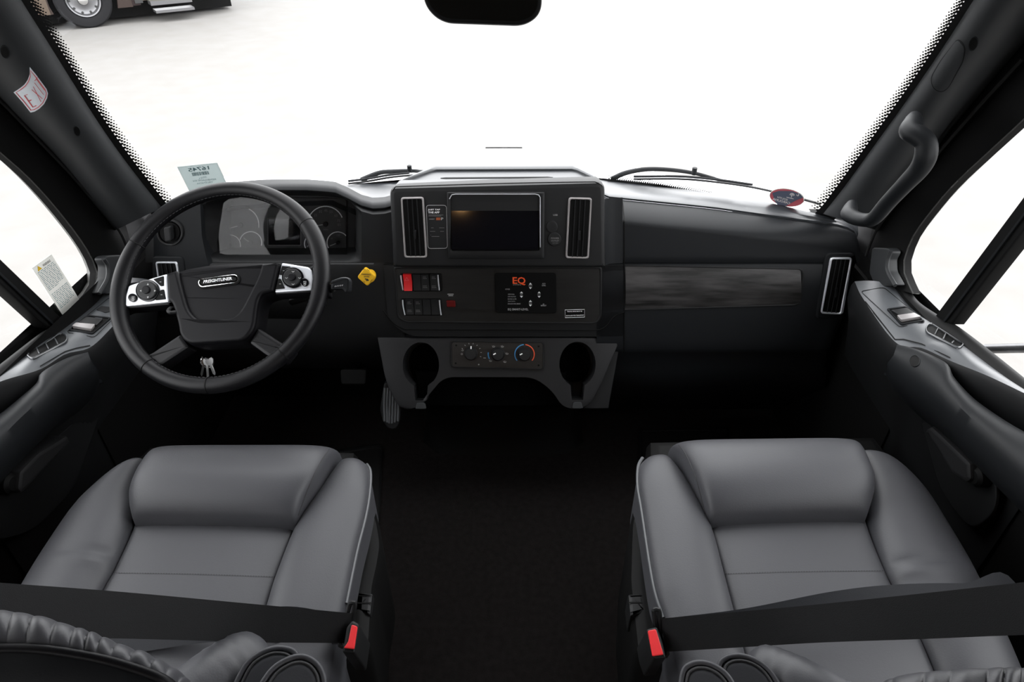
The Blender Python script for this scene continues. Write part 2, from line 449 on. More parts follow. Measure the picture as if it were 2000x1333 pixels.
for k in range(3):
    for i in range(48):
        x = 1190+i*4.2+(k % 2)*2.1; y = np.interp(x, [1150, 1180, 1240, 1290, 1340, 1385], [345, 347, 353, 359, 368, 377])-1-k*2.6
        dot(x, y, 1.9-0.4*k)
dots.build('frit_dots', frit_m, win, smooth=False, kind='stuff')

# pillars
def pillar(name, P, gl, X, label, holes, mlist):
    B = [onX(px, py, X) for px, py in P]
    B.append(V((X, 0.98, 1.80)))
    A = [p.copy() for p in gl[:20:3]]+[gl[-1]]
    A = [p+V((0, -0.006, 0)) for p in A]
    mb = MB(); mb.ribbon(A, B, 44, 20, 0.062, None, 0.02, 0, lambda u: (1-abs(2*(0.5-0.5*math.cos(math.pi*u))-1)**2.3)**(1/2.3) if 0 < u < 1 else 0.0)
    o = mb.build(name, plastic_pl); o['kind'] = 'structure'; o['label'] = label
    S = Surf(mb)
    for hx, hy, rx, ry, an in holes:
        h = MB(); pts = [(hx+math.cos(a)*rx*math.cos(an)-math.sin(a)*ry*math.sin(an), hy+math.cos(a)*rx*math.sin(an)+math.sin(a)*ry*math.cos(an)) for a in [2*math.pi*k/20 for k in range(20)]]
        inn = [(hx+(x-hx)*0.82, hy+(y-hy)*0.82) for x, y in pts]
        h.frame(S, pts, inn, 0.0003, 0.0012); h.build('screw_hole_rim', plastic, o)
        h = MB(); h.drape(S, inn, 0.0008); h.build('screw_hole', black, o)
    return o, S
PR = [(1712, 450), (1760, 376), (1825, 296), (1905, 195), (1995, 90), (2085, -15)]
PLf = [(225, 450), (178, 392), (100, 302), (25, 226), (-60, 135), (-150, 38)]
XR, XL = 0.93, -1.02
tr1, SR = pillar('trim_1', PR, ar, XR, 'charcoal windscreen pillar trim beside the passenger door', [(1901, 85, 9, 15, 0.35)], None)
tr2, SL = pillar('trim_2', PLf, al, XL, 'charcoal windscreen pillar trim beside the driver door, carrying the EXIT sticker', [(10, 101, 9, 14, -0.35), (150, 256, 6.5, 11, -0.35)], None)
cv = MB(); cov = rpoly([(1872, 74), (1886, 90), (1882, 118), (1852, 172), (1838, 181), (1822, 172), (1818, 152), (1838, 118)], 10, 5)
inn = [((x-1852)*0.93+1852, (y-128)*0.965+128) for x, y in cov]
cv.drape(SR, inn, 0.0012); cv.build('airbag_cover', plastic_pl, tr1)
cv = MB(); line(cv, SR, cov, 1.3, 0.0007, 0, True); cv.build('cover_gap', black, tr1)

# ---------------------------------------------------------------- doors
def capsule(p0, p1, r, n=8):
    a = math.atan2(p1[1]-p0[1], p1[0]-p0[0]); out = []
    for k in range(n+1): t = a+math.pi/2+math.pi*k/n; out.append((p0[0]+r*math.cos(t), p0[1]+r*math.sin(t)))
    for k in range(n+1): t = a-math.pi/2+math.pi*k/n; out.append((p1[0]+r*math.cos(t), p1[1]+r*math.sin(t)))
    return out
def door(name, label, s, d):
    """s = +1 passenger (right), -1 driver (left); X(v) mirrors about the cab centre line"""
    X = (lambda v: v) if s > 0 else (lambda v: -(v+0.09))
    R = lambda pts, xs: [onX(p[0], p[1], X(x)) for p, x in zip(pts, xs if isinstance(xs, (list, tuple)) else [xs]*len(pts))]
    inw = V((-s, 0, 0))
    t = thing(name, label, 'door', (X(0.95), 0.9, 0.4), structure=True); t['kind'] = 'structure'
    # upper frame between the pillar and the window opening
    fo = R([(x-s*12, y-9) for x, y in d['fo']], 0.935); fi = R(d['fi'], 0.955)
    fo.append(V((X(0.93), 0.75, 1.72))); fi.append(V((X(0.955), 0.72, 1.60)))
    fo.append(V((X(0.93), 0.0, 1.74))); fi.append(V((X(0.955), 0.05, 1.62)))
    m = MB(); m.ribbon(fo, fi, 60, 6, 0.012, inw, 0.02); m.build('window_surround', black, t)
    PJ = Pl((X(0.925), 0, 0), inw); m = MB(); m.prism(PJ, rpoly(d['jamb'], 5, 4), -0.02, 0.004, 0.003); m.build('jamb_cover', plastic_pl, t)
    m = MB(); m.tube(cr([PJ(x, y, 0.004) for x, y in d['jedge']], 24), 0.005, 8); m.build('jamb_edge', plastic_pl, t)
    fi2 = R(d['fi2'], 0.985)+[V((X(0.985), 0.72, 1.59)), V((X(0.985), 0.05, 1.61))]
    m = MB(); m.ribbon(fi, fi2, 60, 2, 0, inw, 0.004); m.build('lit_window_reveal', lit_reveal_m, t)
    # rear post
    m = MB(); m.box((min(X(0.93), X(1.0)), 0.0, 0.75), (max(X(0.93), X(1.0)), 0.12, 1.75)); m.box((min(X(0.93), X(1.0)), 0.0, 1.62), (max(X(0.93), X(1.0)), 1.2, 1.76)); m.build('upper_frame', black, t)
    # sealing line and body side bead
    m = MB(); m.tube([p+inw*0.012 for p in cr(R(d['bead'], 0.93), 40)], 0.0035, 8); m.build('door_seal', rubber, t)
    # sill and ledge
    a = R(d['a'], 0.965); b = R(d['b'], 0.94); c = R(d['c'], d['cx'])
    m = MB(); m.ribbon(a, b, 50, 4, 0.006, V((0, 0, 1)), 0.02); m.build('window_seal', rubber, t)
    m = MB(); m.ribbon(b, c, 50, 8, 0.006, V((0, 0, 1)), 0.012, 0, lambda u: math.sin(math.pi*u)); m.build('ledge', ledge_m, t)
    SU = Surf(m)
    # side wall of the ledge, falling to the lower panel
    cc = cr(c, 50); m = MB()
    m.grid([cc, [p+V((0, 0, -0.012))+inw*0.006 for p in cc], [p+V((0, 0, -0.05))+inw*0.004 for p in cc], [p+V((0, 0, -0.12))-inw*0.02 for p in cc], [V((X(0.935), p.y, 0.45)) for p in cc], [V((X(0.94), p.y, 0.0)) for p in cc]])
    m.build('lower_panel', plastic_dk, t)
    # map pocket liner
    m = MB(); lo = [V((X(0.94), 0.2, 0)), V((X(0.94), 1.7, 0)), V((X(0.94), 1.7, 0.74)), V((X(0.94), 0.2, 0.78))]
    m.add(lo, [(0, 1, 2, 3)]); m.add([p-inw*0.05 for p in lo], [(0, 1, 2, 3)]); m.build('door_skin', black, t)
    # armrest with rolled top
    D1 = R(d['d'], d['dx']); E1 = R(d['e'], 0.825)
    dd = cr(D1, 50); ee = cr(E1, 50); m = MB(); rws = []
    for p, q in zip(dd, ee):
        row = [p+V((0, 0, -0.09))-inw*0.0, p+V((0, 0, -0.012)), p+V((0, 0, -0.002))+(q-p)*0.05]
        for k in range(1, 6): row.append(p.lerp(q, k/6)+V((0, 0, 0.008*math.sin(math.pi*k/6))))
        row += [q+V((0, 0, -0.004)), q+V((0, 0, -0.025))+inw*0.006, q+V((0, 0, -0.06))-inw*0.004, q+V((0, 0, -0.10))-inw*0.03, V((X(0.92), q.y, q.z-0.16))]
        rws.append(row)
    m.grid(rws); m.add(rws[0], [tuple(range(len(rws[0])))]); m.build('armrest', plastic, t); SA = Surf(m)
    m = MB(); line(m, SU, d['groove'], 2.2, 0.0012); m.build('panel_gap', black, t)
    for hx, hy in d['hole']:
        m = MB(); m.prism(SA, circle(hx, hy, 9, 10), -0.001, 0.0008); h = m.build('screw_hole', black, t)
        m = MB(); m.frame(SA, circle(hx, hy, 10.5, 11.5), circle(hx, hy, 9, 10), 0, 0.0018); m.build('screw_rim', plastic, t)
    m = MB(); line(m, SU, rpoly(d['plate'], 6, 3), 1.2, 0.0011, 0, True); m.build('switch_plate_gap', black, t)
    # window switch
    m = MB(); m.frame(SU, rpoly(d['sw'], 4, 3), rpoly([tuple(np.array(q)*0.86+np.mean(d['sw'], 0)*0.14) for q in d['sw']], 3, 3), 0, 0.004); wsw = m.build('window_switch', plastic, t)
    m = MB(); m.drape(SU, rpoly([tuple(np.array(q)*0.88+np.mean(d['sw'], 0)*0.12) for q in d['sw']], 3, 3), 0.0012); m.build('switch_well', black, wsw)
    m = MB(); m.prism(SU, rpoly(d['rk'], 3, 3), 0.0005, 0.006, 0.002); m.build('rocker', bezel_m, wsw)
    m = MB(); m.prism(SU, rpoly(d['bar'], 2, 3), 0.0005, 0.0085, 0.0015); m.build('rocker_lip', silver_dk, wsw)
    for q in d.get('extra', []):
        m = MB(); m.prism(SU, rpoly(q, 2, 3), 0, 0.002, 0.0008); m.build('mirror_switch_plate', bezel_m, t)
    # defroster outlet
    p0, p1, r = d['vent']
    m = MB(); m.frame(SU, capsule(p0, p1, r), capsule(p0, p1, r-3.6), 0, 0.0045); vn = m.build('air_vent', plastic_top, t)
    m = MB(); m.drape(SU, capsule(p0, p1, r-3.2), 0.0012); m.build('vent_well', black, vn)
    dx, dy = p1[0]-p0[0], p1[1]-p0[1]; L = math.hypot(dx, dy)
    for k in range(3):
        u = (k+0.6)/3.2; x, y = p0[0]+dx*u, p0[1]+dy*u
        m = MB(); A = SU(x-dy/L*-7, y+dx/L*-7, 0.002); B = SU(x+dy/L*-7, y-dx/L*-7, 0.002); m.tube([A, (A+B)/2+V((0, 0, 0.001)), B], 0.0014, 6); m.build('vent_slat', plastic_top, vn)
    # latch pull
    PX = Pl((X(0.915), 0, 0), inw)
    m = MB(); m.prism(PX, rpoly(d['cup'], 30, 6), -0.002, 0.004, 0.003); cup = m.build('latch_recess', plastic_dk, t)
    PX2 = Pl((X(0.90), 0, 0), inw)
    m = MB(); m.prism(PX2, rpoly(d['pull'], 5, 4), -0.02, 0.022, 0.008); m.build('latch_pull', console_m, t)
    m = MB(); q = d['pivot']; P = onX(q[0], q[1], X(0.91)); m.lathe(P-inw*0.01, inw, [(0, 0.035), (0.014, 0.034), (0.02, 0.028), (0.021, 0.0)], 20); m.build('latch_pivot', black, t)
    # glass and divider
    gz = MB(); gx = X(0.975)
    gz.add([(gx, 0.05, 0.72), (gx, 1.6, 0.72), (gx, 1.45, 1.1), (gx, 1.05, 1.62), (gx, 0.05, 1.62)], [(0, 1, 2, 3, 4)]); gz.build('side_glass', glass, t)
    DP = Pl((X(0.972), 0, 0), inw)
    m = MB(); m.prism(DP, d['div'], -0.012, 0.016, 0.004); m.build('window_divider', black, t)
    m = MB(); m.prism(DP, d['div2'], 0.016, 0.02, 0.001); m.build('divider_channel', plastic, t)
    return t, SU, DP
rd = dict(
    jamb=[(1706, 484), (1738, 485), (1744, 492), (1736, 508), (1737, 530), (1752, 558), (1712, 560), (1700, 532)], jedge=[(1744, 490), (1737, 508), (1737, 530), (1752, 558)],
    plate=[(1681, 570), (1726, 562), (1808, 630), (1757, 640)],
    fo=[(1735, 556), (1712, 512), (1712, 470), (1728, 425), (1760, 377), (1819, 300), (1905, 196), (2000, 88), (2080, 0)],
    fi=[(1782, 574), (1767, 540), (1763, 515), (1782, 462), (1824, 404), (1866, 356), (1930, 296), (2005, 226), (2090, 140)],
    fi2=[(1793, 575), (1778, 545), (1775, 515), (1793, 466), (1834, 410), (1876, 362), (1939, 302), (2012, 234), (2097, 150)],
    bead=[(1700, 500), (1720, 452), (1752, 408), (1800, 350), (1870, 268), (1940, 190), (2010, 115)],
    a=[(1767, 540), (1790, 585), (1838, 619), (1870, 637), (1930, 682), (2000, 738), (2080, 803)],
    b=[(1742, 556), (1778, 600), (1828, 638), (1864, 662), (1922, 706), (2000, 764), (2080, 828)],
    c=[(1669, 550), (1686, 584), (1748, 668), (1800, 680), (1858, 706), (1930, 735), (2020, 778), (2090, 812)], cx=[0.885, 0.87, 0.85, 0.87, 0.885, 0.90, 0.91, 0.915],
    d=[(1752, 671), (1800, 682), (1850, 706), (1864, 735), (1900, 775), (1950, 810), (2000, 838), (2080, 880)], dx=[0.86, 0.868, 0.878, 0.878, 0.88, 0.88, 0.88, 0.88],
    e=[(1746, 692), (1770, 712), (1800, 732), (1850, 768), (1900, 815), (1950, 860), (2000, 906), (2080, 975)],
    groove=[(1690, 590), (1748, 664), (1765, 664), (1800, 673), (1856, 700)], hole=[(1787, 706)],
    sw=[(1731, 605), (1768, 600), (1806, 629), (1760, 637)], rk=[(1740, 609.5), (1770, 605), (1786, 616), (1757, 620)], bar=[(1752, 621.5), (1784.5, 617), (1798, 624.5), (1760.5, 630.5)],
    vent=((1819, 645), (1871, 671), 12), cup=[(1795, 800), (1850, 820), (1950, 900), (1950, 1000), (1900, 1040), (1840, 960)],
    pull=[(1824, 840), (1838, 832), (1916, 905), (1918, 938), (1908, 944), (1880, 926)], pivot=(1924, 932),
    div=[(2310, -6), (1838, 620), (1850, 632), (1872, 634), (2330, 52)], div2=[(2330, 8), (1858, 628), (1862, 630), (2330, 16)])
ld = dict(
    jamb=[(238, 498), (206, 500), (199, 506), (207, 520), (206, 545), (190, 574), (232, 574), (244, 548)], jedge=[(199, 506), (207, 520), (206, 545), (190, 574)],
    plate=[(258, 588), (214, 582), (130, 650), (184, 660)],
    fo=[(225, 548), (242, 510), (240, 470), (222, 425), (188, 382), (110, 300), (20, 210), (-70, 118), (-150, 35)],
    fi=[(165, 590), (188, 560), (190, 528), (165, 478), (112, 408), (55, 345), (-5, 292), (-70, 232), (-150, 150)],
    fi2=[(150, 585), (172, 555), (173, 528), (150, 480), (98, 412), (45, 352), (-12, 298), (-78, 240), (-158, 160)],
    bead=[(245, 500), (228, 458), (195, 412), (140, 352), (70, 280), (0, 208), (-60, 150)],
    a=[(188, 560), (165, 590), (103, 636), (72, 656), (0, 712), (-80, 775), (-140, 822)],
    b=[(218, 545), (190, 590), (118, 648), (80, 672), (0, 736), (-80, 800), (-140, 846)],
    c=[(300, 548), (262, 590), (218, 640), (176, 679), (128, 692), (78, 722), (0, 746), (-80, 785), (-140, 812)], cx=[0.87, 0.86, 0.855, 0.85, 0.87, 0.885, 0.895, 0.905, 0.91],
    d=[(172, 686), (127, 699), (80, 726), (72, 746), (40, 775), (0, 806), (-60, 842), (-140, 890)], dx=[0.86, 0.868, 0.878, 0.878, 0.88, 0.88, 0.88, 0.88],
    e=[(178, 706), (150, 722), (110, 748), (84, 772), (40, 812), (0, 852), (-60, 912), (-140, 990)],
    groove=[(176, 676), (150, 681), (127, 688), (78, 717)], hole=[],
    sw=[(172, 617), (219, 622), (181.5, 654.5), (133.5, 647)], rk=[(171, 623), (202, 626), (189, 639.5), (153, 633.5)], bar=[(150, 636), (186, 639), (178.5, 648.5), (142, 642.5)],
    vent=((121, 663), (64, 692), 12), cup=[(200, 790), (150, 815), (60, 900), (-20, 960), (-20, 1060), (60, 1040), (140, 960)],
    pull=[(114, 850), (120, 866), (22, 966), (14, 956), (18, 922), (56, 884)], pivot=(4, 945),
    div=[(-450, 92), (112, 626), (100, 642), (78, 640), (-450, 158)], div2=[(-450, 140), (88, 636), (91, 633), (-450, 133)],
    extra=[[(199, 599), (216, 601), (226, 607), (206, 612), (188, 606)]])
door_r, SDR, DPR = door('door_1', 'charcoal passenger door with armrest and split side window', 1, rd)
door_l, SDL, DPL = door('door_2', 'charcoal driver door with armrest and split side window', -1, ld)

# kick panels and corner closures at both ends of the firewall
for nm, X0, X1, lab in (('trim_3', 0.93, 1.02, 'black kick panel in the passenger footwell'), ('trim_4', -1.10, -1.02, 'black kick panel in the driver footwell')):
    m = MB(); m.box((X0, 1.2, 0), (X1, 1.95, 0.70)); sx = 1 if X0 > 0 else -1
    struct(m, nm, black, lab)
# pillar feet join the pillars to the dash and the doors
for nm, pts, X, lab in (('trim_5', [(1604, 408), (1650, 372), (1720, 340), (1790, 360), (1775, 410), (1752, 470), (1758, 550), (1700, 600), (1650, 610)], 0.955, 'charcoal foot of the passenger side pillar'),
                   ('trim_6', [(326, 400), (275, 350), (210, 335), (150, 360), (172, 410), (196, 470), (196, 560), (240, 600), (290, 600)], -1.045, 'charcoal foot of the driver side pillar')):
    P = Pl((X, 0, 0), (-1 if X > 0 else 1, 0, 0)); m = MB(); m.prism(P, pts, -0.02, 0.0); struct(m, nm, plastic_dk, lab)

# ================================================================ DASHBOARD
FP = Pl((0, 1.55, 0.736), (0, -0.975, 0.2215))
dash = thing('dashboard', 'charcoal dashboard spanning the cab below the windscreen, with a grey wood strip on the right', 'dashboard', (0, 1.6, 0.6))
def frow(px, pys, h=0): return [FP(px, py, h) for py in pys]
# passenger side body
cols = [1165, 1190, 1219, 1260, 1300, 1350, 1400, 1450, 1500, 1540, 1580, 1610, 1635, 1655, 1668, 1675]
seam = lambda x: np.interp(x, [1165, 1189, 1219, 1390, 1540, 1600, 1648, 1668, 1675], [375, 385, 388, 405, 426, 434, 441, 452, 470])
padt = lambda x: np.interp(x, [1165, 1180, 1378, 1504, 1600, 1650, 1675], [350, 353, 374, 396, 419, 432, 440])
pad = MB(); body = MB(); R1 = []; R2 = []
for x in cols:
    sy, pt = seam(x), padt(x)
    hz = 0.0
    g0 = GR(x, min(pt, 425), -0.012) if x < 1615 else GR(1612, 424, -0.012).lerp(onY(x, pt, 1.62), (x-1612)/63)
    sp = onY(x, sy, float(np.interp(x, [1165, 1300, 1400, 1500, 1600, 1675], [1.67, 1.67, 1.66, 1.635, 1.60, 1.575])))
    R1.append([g0+V((0, 0.02, -0.05)), g0, g0.lerp(sp, 0.3)+V((0, 0, 0.004)), g0.lerp(sp, 0.7)+V((0, 0, 0.006)), sp+V((0, 0.006, 0.0035)), sp+V((0, 0, 0.0015)), sp+V((0, 0.0005, -0.004))])
    endk = np.interp(x, [1664, 1675], [0, 0.03]); xe = lambda y: x-max(0, y-575)*0.42*max(0, (x-1560)/115)
    q = [sp+V((0, 0.001, -0.006)), sp+V((0, -0.0015, -0.0035))]
    f0 = FP(x, sy+52); up0 = sp+V((0, -0.004, -0.003))
    for k in range(1, 12):
        a = k/12*math.pi/2; q.append(V((up0.x+(f0.x-up0.x)*k/12, up0.y+(f0.y-up0.y)*math.sin(a), up0.z+(f0.z-up0.z)*(1-math.cos(a)))))
    for py in (sy+52, 500, 513, 516, 519): q.append(FP(xe(py), max(py, sy+52), 0 if py != 516 else -0.003)+V((0, endk, 0)))
    for py in (560, 600, 609, 612, 640, 665, 682): q.append(FP(xe(py), py, 0)+V((0, endk, 0)))
    lp = FP(xe(690), 690, -0.004)+V((0, endk, 0)); q += [lp, FP(xe(694), 694, -0.012)+V((0, endk, 0)), FP(xe(700), 730, -0.02), FP(xe(700), 765, -0.04), onY(xe(700), 800, 1.74)]
    R2.append(q)
R1.append([p+V((0.005, 0.05, -0.01)) for p in R1[-1]]); 
last = R2[-1]; R2.append([p+V((0.0, 0.05, 0)) for p in last]); R2.append([p+V((-0.02, 0.14, 0)) for p in last])
pad.grid(R1); body.grid(R2)
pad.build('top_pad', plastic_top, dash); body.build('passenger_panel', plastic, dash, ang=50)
SB = Surf(body)
m = MB(); m.tube(cr([FP(1219, y, 0.0002) for y in (432, 470, 513, 560, 612, 660, 690)], 20), 0.0016, 6); m.tube(cr([SB(1218+dx, y, 0.0002) for dx, y in ((-3, 391), (-1, 400), (0, 415), (1, 432))], 8), 0.0016, 6); m.build('panel_joint', black, dash)
# recess step of the wood strip, the strip itself
wo = rpoly([(1219, 517), (1572, 524), (1563, 598), (1219, 607)], [2, 14, 14, 2], 5)
wi = rpoly([(1221, 520), (1567, 527), (1559, 594), (1221, 604)], [1, 12, 12, 1], 5)
m = MB(); m.frame(FP, wo, wi, 0.0002, 0.0022); m.build('strip_surround', plastic_dk, dash)
m = MB(); rws = []
for i in range(24):
    x = 1221+(1563-1221)*i/23
    rws.append([FP(x, 520+(x-1221)*0.02+(594+10*(1-(x-1221)/340)-520-(x-1221)*0.02)*j/12, 0.001+0.007*math.sin(math.pi*j/12)) for j in range(13)])
m.grid(rws); m.build('wood_strip', woodtrim, dash)
# vent pods
def vent(S, outer, name_m, inset, nslat, parent, ro=5, pod=None, vertical=True, wf=0.005):
    c = np.mean(outer, 0)
    inn = [tuple(np.array(q)+(np.array([math.copysign(inset, c[0]-q[0]), math.copysign(inset, c[1]-q[1])]))) for q in outer]
    if pod: m = MB(); m.prism(S, rpoly(pod, 10, 5), -0.01, 0.004, 0.004); m.build('vent_pod', plastic, parent)
    m = MB(); m.frame(S, rpoly(outer, ro, 4), rpoly(inn, ro*0.6, 4), 0.002, 0.0022+wf); v = m.build('air_vent', name_m, parent)
    m = MB(); m.prism(S, rpoly(inn, ro*0.5, 4), 0.0015, 0.0045); m.build('vent_well', black, v)
    o = [np.array(q, float) for q in inn]
    for k in range(nslat):
        u = (k+1)/(nslat+1); a = o[0]*(1-u)+o[1]*u; b = o[3]*(1-u)+o[2]*u
        m = MB(); A = S(*a, 0.007); B = S(*b, 0.007); m.tube([A, (A+B)/2, B], 0.0016, 6); m.build('vent_slat', plastic_dk, v)
    a = (o[0]*0.45+o[1]*0.55); b = (o[3]*0.45+o[2]*0.55); q = a*0.38+b*0.62
    m = MB(); m.prism(S, [(q[0]-2, q[1]-9), (q[0]+2, q[1]-9), (q[0]+1.5, q[1]+9), (q[0]-2.5, q[1]+9)], 0.006, 0.011, 0.001); m.build('vent_tab', plastic_dk, v)
    return v
vent(SB, [(1620, 502), (1661, 502), (1643, 614), (1601, 612)], silver, 4, 3, dash, 6, [(1611, 494), (1670, 494), (1652, 624), (1592, 622)])

# centre: upper bezel
m = MB()
out = rpoly([(765, 362), (1178, 351), (1180, 516), (772, 516)], [14, 16, 6, 6], 6)
m.prism(FP, out, -0.05, 0.036, 0.010); m.build('centre_bezel', bezel_m, dash)
BZ = Pl(FP.p+FP.n*0.036, FP.n)
# flank blending the bezel into the passenger side
m = MB(); rws = []
for y in (386, 400, 430, 470, 500, 514):
    rws.append([FP(1176, y, 0.026), FP(1181, y, 0.018), FP(1190, y, 0.008), FP(1202, y, 0.0022), FP(1216, y, 0.0003)])
m.grid(rws); m.build('bezel_flank', plastic, dash)
# tray on top: rim, floor and slot
def TZ(px, py, z): return onZ(px, py, z)
zt = 0.925
of = [FP(770, 366, 0.034), FP(1174, 354, 0.034)]
rim_o = [(768, 364), (776, 356), (838, 325), (850, 323), (1120, 322), (1132, 325), (1168, 347), (1176, 353)]
P = [onZ(x, y, zt) for x, y in rim_o]
inr = [(788, 352), (797, 350), (842, 333), (853, 331), (1117, 330), (1128, 332), (1157, 347), (1160, 349)]
m = MB(); ZP = Pl((0, 0, zt), (0, 0, 1))
full_o = [(768, 365), (776, 355), (838, 326), (850, 323), (1120, 322), (1132, 325), (1168, 346), (1177, 354)]
full_i = [(786, 352), (792, 348), (842, 331), (853, 329), (1117, 328), (1127, 330), (1155, 343), (1161, 348)]
rows = []
for o_, i_ in zip(full_o, full_i):
    a = ZP(*o_); b = ZP(*i_); rows.append([a+V((0, 0, -0.10)), a+V((0, 0, -0.006)), a.lerp(b, 0.25), b.lerp(a, 0.2), b+V((0, 0, -0.003)), b+V((0, 0, -0.008))])
a0, a1 = rows[0], rows[-1]
m.grid(rows)
# front lip strip and floor of the tray
m.add([ZP(768, 365), ZP(1177, 354), ZP(1161, 348), ZP(786, 352)], [(0, 1, 2, 3)])
m.add([r[-1] for r in rows], [tuple(range(len(rows)))])
m.add([ZP(786, 352), ZP(1161, 348), ZP(1161, 348)+V((0, 0.0, -0.008)), ZP(786, 352)+V((0, 0, -0.008))], [(0, 1, 2, 3)])
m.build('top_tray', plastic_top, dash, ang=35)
m = MB(); ZF = Pl((0, 0, zt-0.008), (0, 0, 1)); m.prism(ZF, [(860, 348.6), (870, 347.4), (1070, 346), (1080, 347.2), (1070, 347.8), (870, 349.4)], 0.0003, 0.0012); m.build('tray_slot', black, dash)
m = MB(); m.tube(cr([BZ(x, y, -0.003) for x, y in ((766, 374), (772, 367), (785, 365), (980, 359), (1150, 356), (1168, 358), (1177, 366))], 40), 0.0014, 6); m.build('bezel_joint', black, dash)
# vents in the bezel
vent(BZ, [(783, 385), (828, 384), (835, 503), (790, 503)], silver_dk, 4, 3, dash, 6)
vent(BZ, [(1110, 385), (1156, 386), (1150, 505), (1104, 504)], silver_dk, 4, 3, dash, 6)

# head unit
hu = thing('touchscreen_radio', 'black touchscreen head unit in the centre of the dashboard', 'screen', tuple(BZ(969, 500)))
m = MB(); m.frame(BZ, rpoly([(873, 375), (1064, 375), (1063, 506), (876, 506)], 2, 3), rpoly([(880, 380), (1054, 380), (1052, 488), (882, 488)], [4, 5, 3, 3], 3), 0.0, 0.006); m.build('surround', bezel_m, hu)
SP = Pl(BZ(967, 434, 0.004), (0, -0.935, 0.354))
m = MB(); m.prism(SP, rpoly([(881, 381), (1053, 381), (1051, 488), (882, 488)], 3, 3), -0.012, 0.0, 0.0); m.build('screen', screen_m, hu)
m = MB(); line(m, BZ, [(878, 388), (883, 379.5), (890, 378.2), (1045, 378.2), (1052, 380), (1055, 385), (1055, 482)], 1.7, 0.0068); m.build('bright_edge', silver, hu)
m = MB()
m.prism(SP, [(885, 390), (887, 390), (887, 407), (885, 407)], 0.0002, 0.0006)
m.build('side_mark', grey_print, hu)
# app sticker
st = thing('app_sticker', 'tall dark sticker reading JUST TAP THE APP, left of the touchscreen', 'sticker', tuple(BZ(852, 484)))
so = rpoly([(832.5, 401), (872, 401), (874, 485), (836, 485.5)], 6, 4)
m = MB(); m.prism(BZ, so, 0.0002, 0.0008); m.build('backing', bezel_m, st)
m = MB(); line(m, BZ, so, 1.0, 0.0014, 0, True); m.build('border', grey_print, st)
m = MB(); put_text(m, BZ, 'JUST TAP', rectq(836, 408, 859.5, 411.8), 0.0014, bold=True); put_text(m, BZ, 'THE APP', rectq(836.3, 413, 858.5, 416.8), 0.0014, bold=True); m.build('lettering', white, st)
m = MB()
for y, x0, x1 in ((420, 837, 866), (422, 837, 862), (445, 842, 847), (445, 858, 868), (452, 840, 850), (452, 860, 867), (459, 841, 842), (462, 843, 858)): line(m, BZ, [(x0, y), (x1, y)], 0.9, 0.0014)
m.build('small_print', dim_print, st, kind='stuff')
m = MB(); put_text(m, BZ, 'CONNECT', rectq(838, 427, 849, 429), 0.0014); put_text(m, BZ, 'P', rectq(861.5, 425, 866, 430), 0.0014, bold=True); m.build('white_word', grey_print, st)
m = MB(); line(m, BZ, [(852, 427.5), (860.5, 427.5)], 5, 0.0014); m.build('orange_mark', mat('dull_orange', (0.22, 0.05, 0.01), 0.5), st)
# usb label and power outlet
us = thing('power_outlet', 'round black power outlet with printed cap, right of the touchscreen', 'socket', tuple(BZ(1084, 470)))
m = MB(); m.prism(BZ, circle(1083, 467, 13, 14), 0.0, 0.005, 0.002); m.build('cap', bezel_m, us)
m = MB(); put_text(m, BZ, 'POWER', rectq(1076, 463, 1092, 466.3), 0.0056, bold=True); put_text(m, BZ, 'OUTLET', rectq(1076, 468, 1092, 471), 0.0056, bold=True); put_text(m, BZ, '12V 20A', rectq(1079, 473, 1090, 475), 0.0056); m.build('cap_lettering', dim_print, us)
us2 = thing('usb_socket', 'round black covered USB socket labelled USB, above the power outlet', 'socket', tuple(BZ(1080, 445)))
m = MB(); m.prism(BZ, circle(1078, 443, 11, 12), 0.0, 0.004, 0.002); m.build('cover', bezel_m, us2)
m = MB(); put_text(m, BZ, 'USB', rectq(1080.5, 418.5, 1089, 421.6), 0.0006); m.build('lettering', grey_print, us2)

# centre lower inlay panel
lo = MB(); rws = []
lo.prism(FP, rpoly([(748, 518), (1219, 518), (1219, 658), (808, 658), (780, 646), (758, 622)], [2, 2, 2, 20, 20, 10], 4), -0.05, 0.0); lo.build('lower_centre_panel', bezel_m, dash)
po = rpoly([(768, 521), (1176, 521), (1175, 622), (1164, 633), (792, 630), (776, 622)], [6, 6, 8, 8, 8, 8], 4)
pi_ = rpoly([(773, 525), (1171, 525), (1171, 620), (1160, 629), (795, 627), (780, 618)], [5, 5, 7, 7, 7, 7], 4)
m = MB(); m.frame(FP, po, pi_, 0.0002, 0.0035); m.build('inlay_rim', bezel_m, dash)
m = MB(); m.prism(FP, pi_, 0.0002, 0.002); m.build('wood_inlay', inlay, dash)
IP = Pl(FP.p+FP.n*0.002, FP.n)
m = MB(); m.tube(cr([FP(x, y, 0.001) for x, y in ((748, 606), (756, 616), (766, 628), (785, 641), (810, 644), (1000, 644), (1150, 645), (1180, 640), (1200, 618), (1219, 610))], 60), 0.0018, 6); m.build('trim_joint', black, dash)

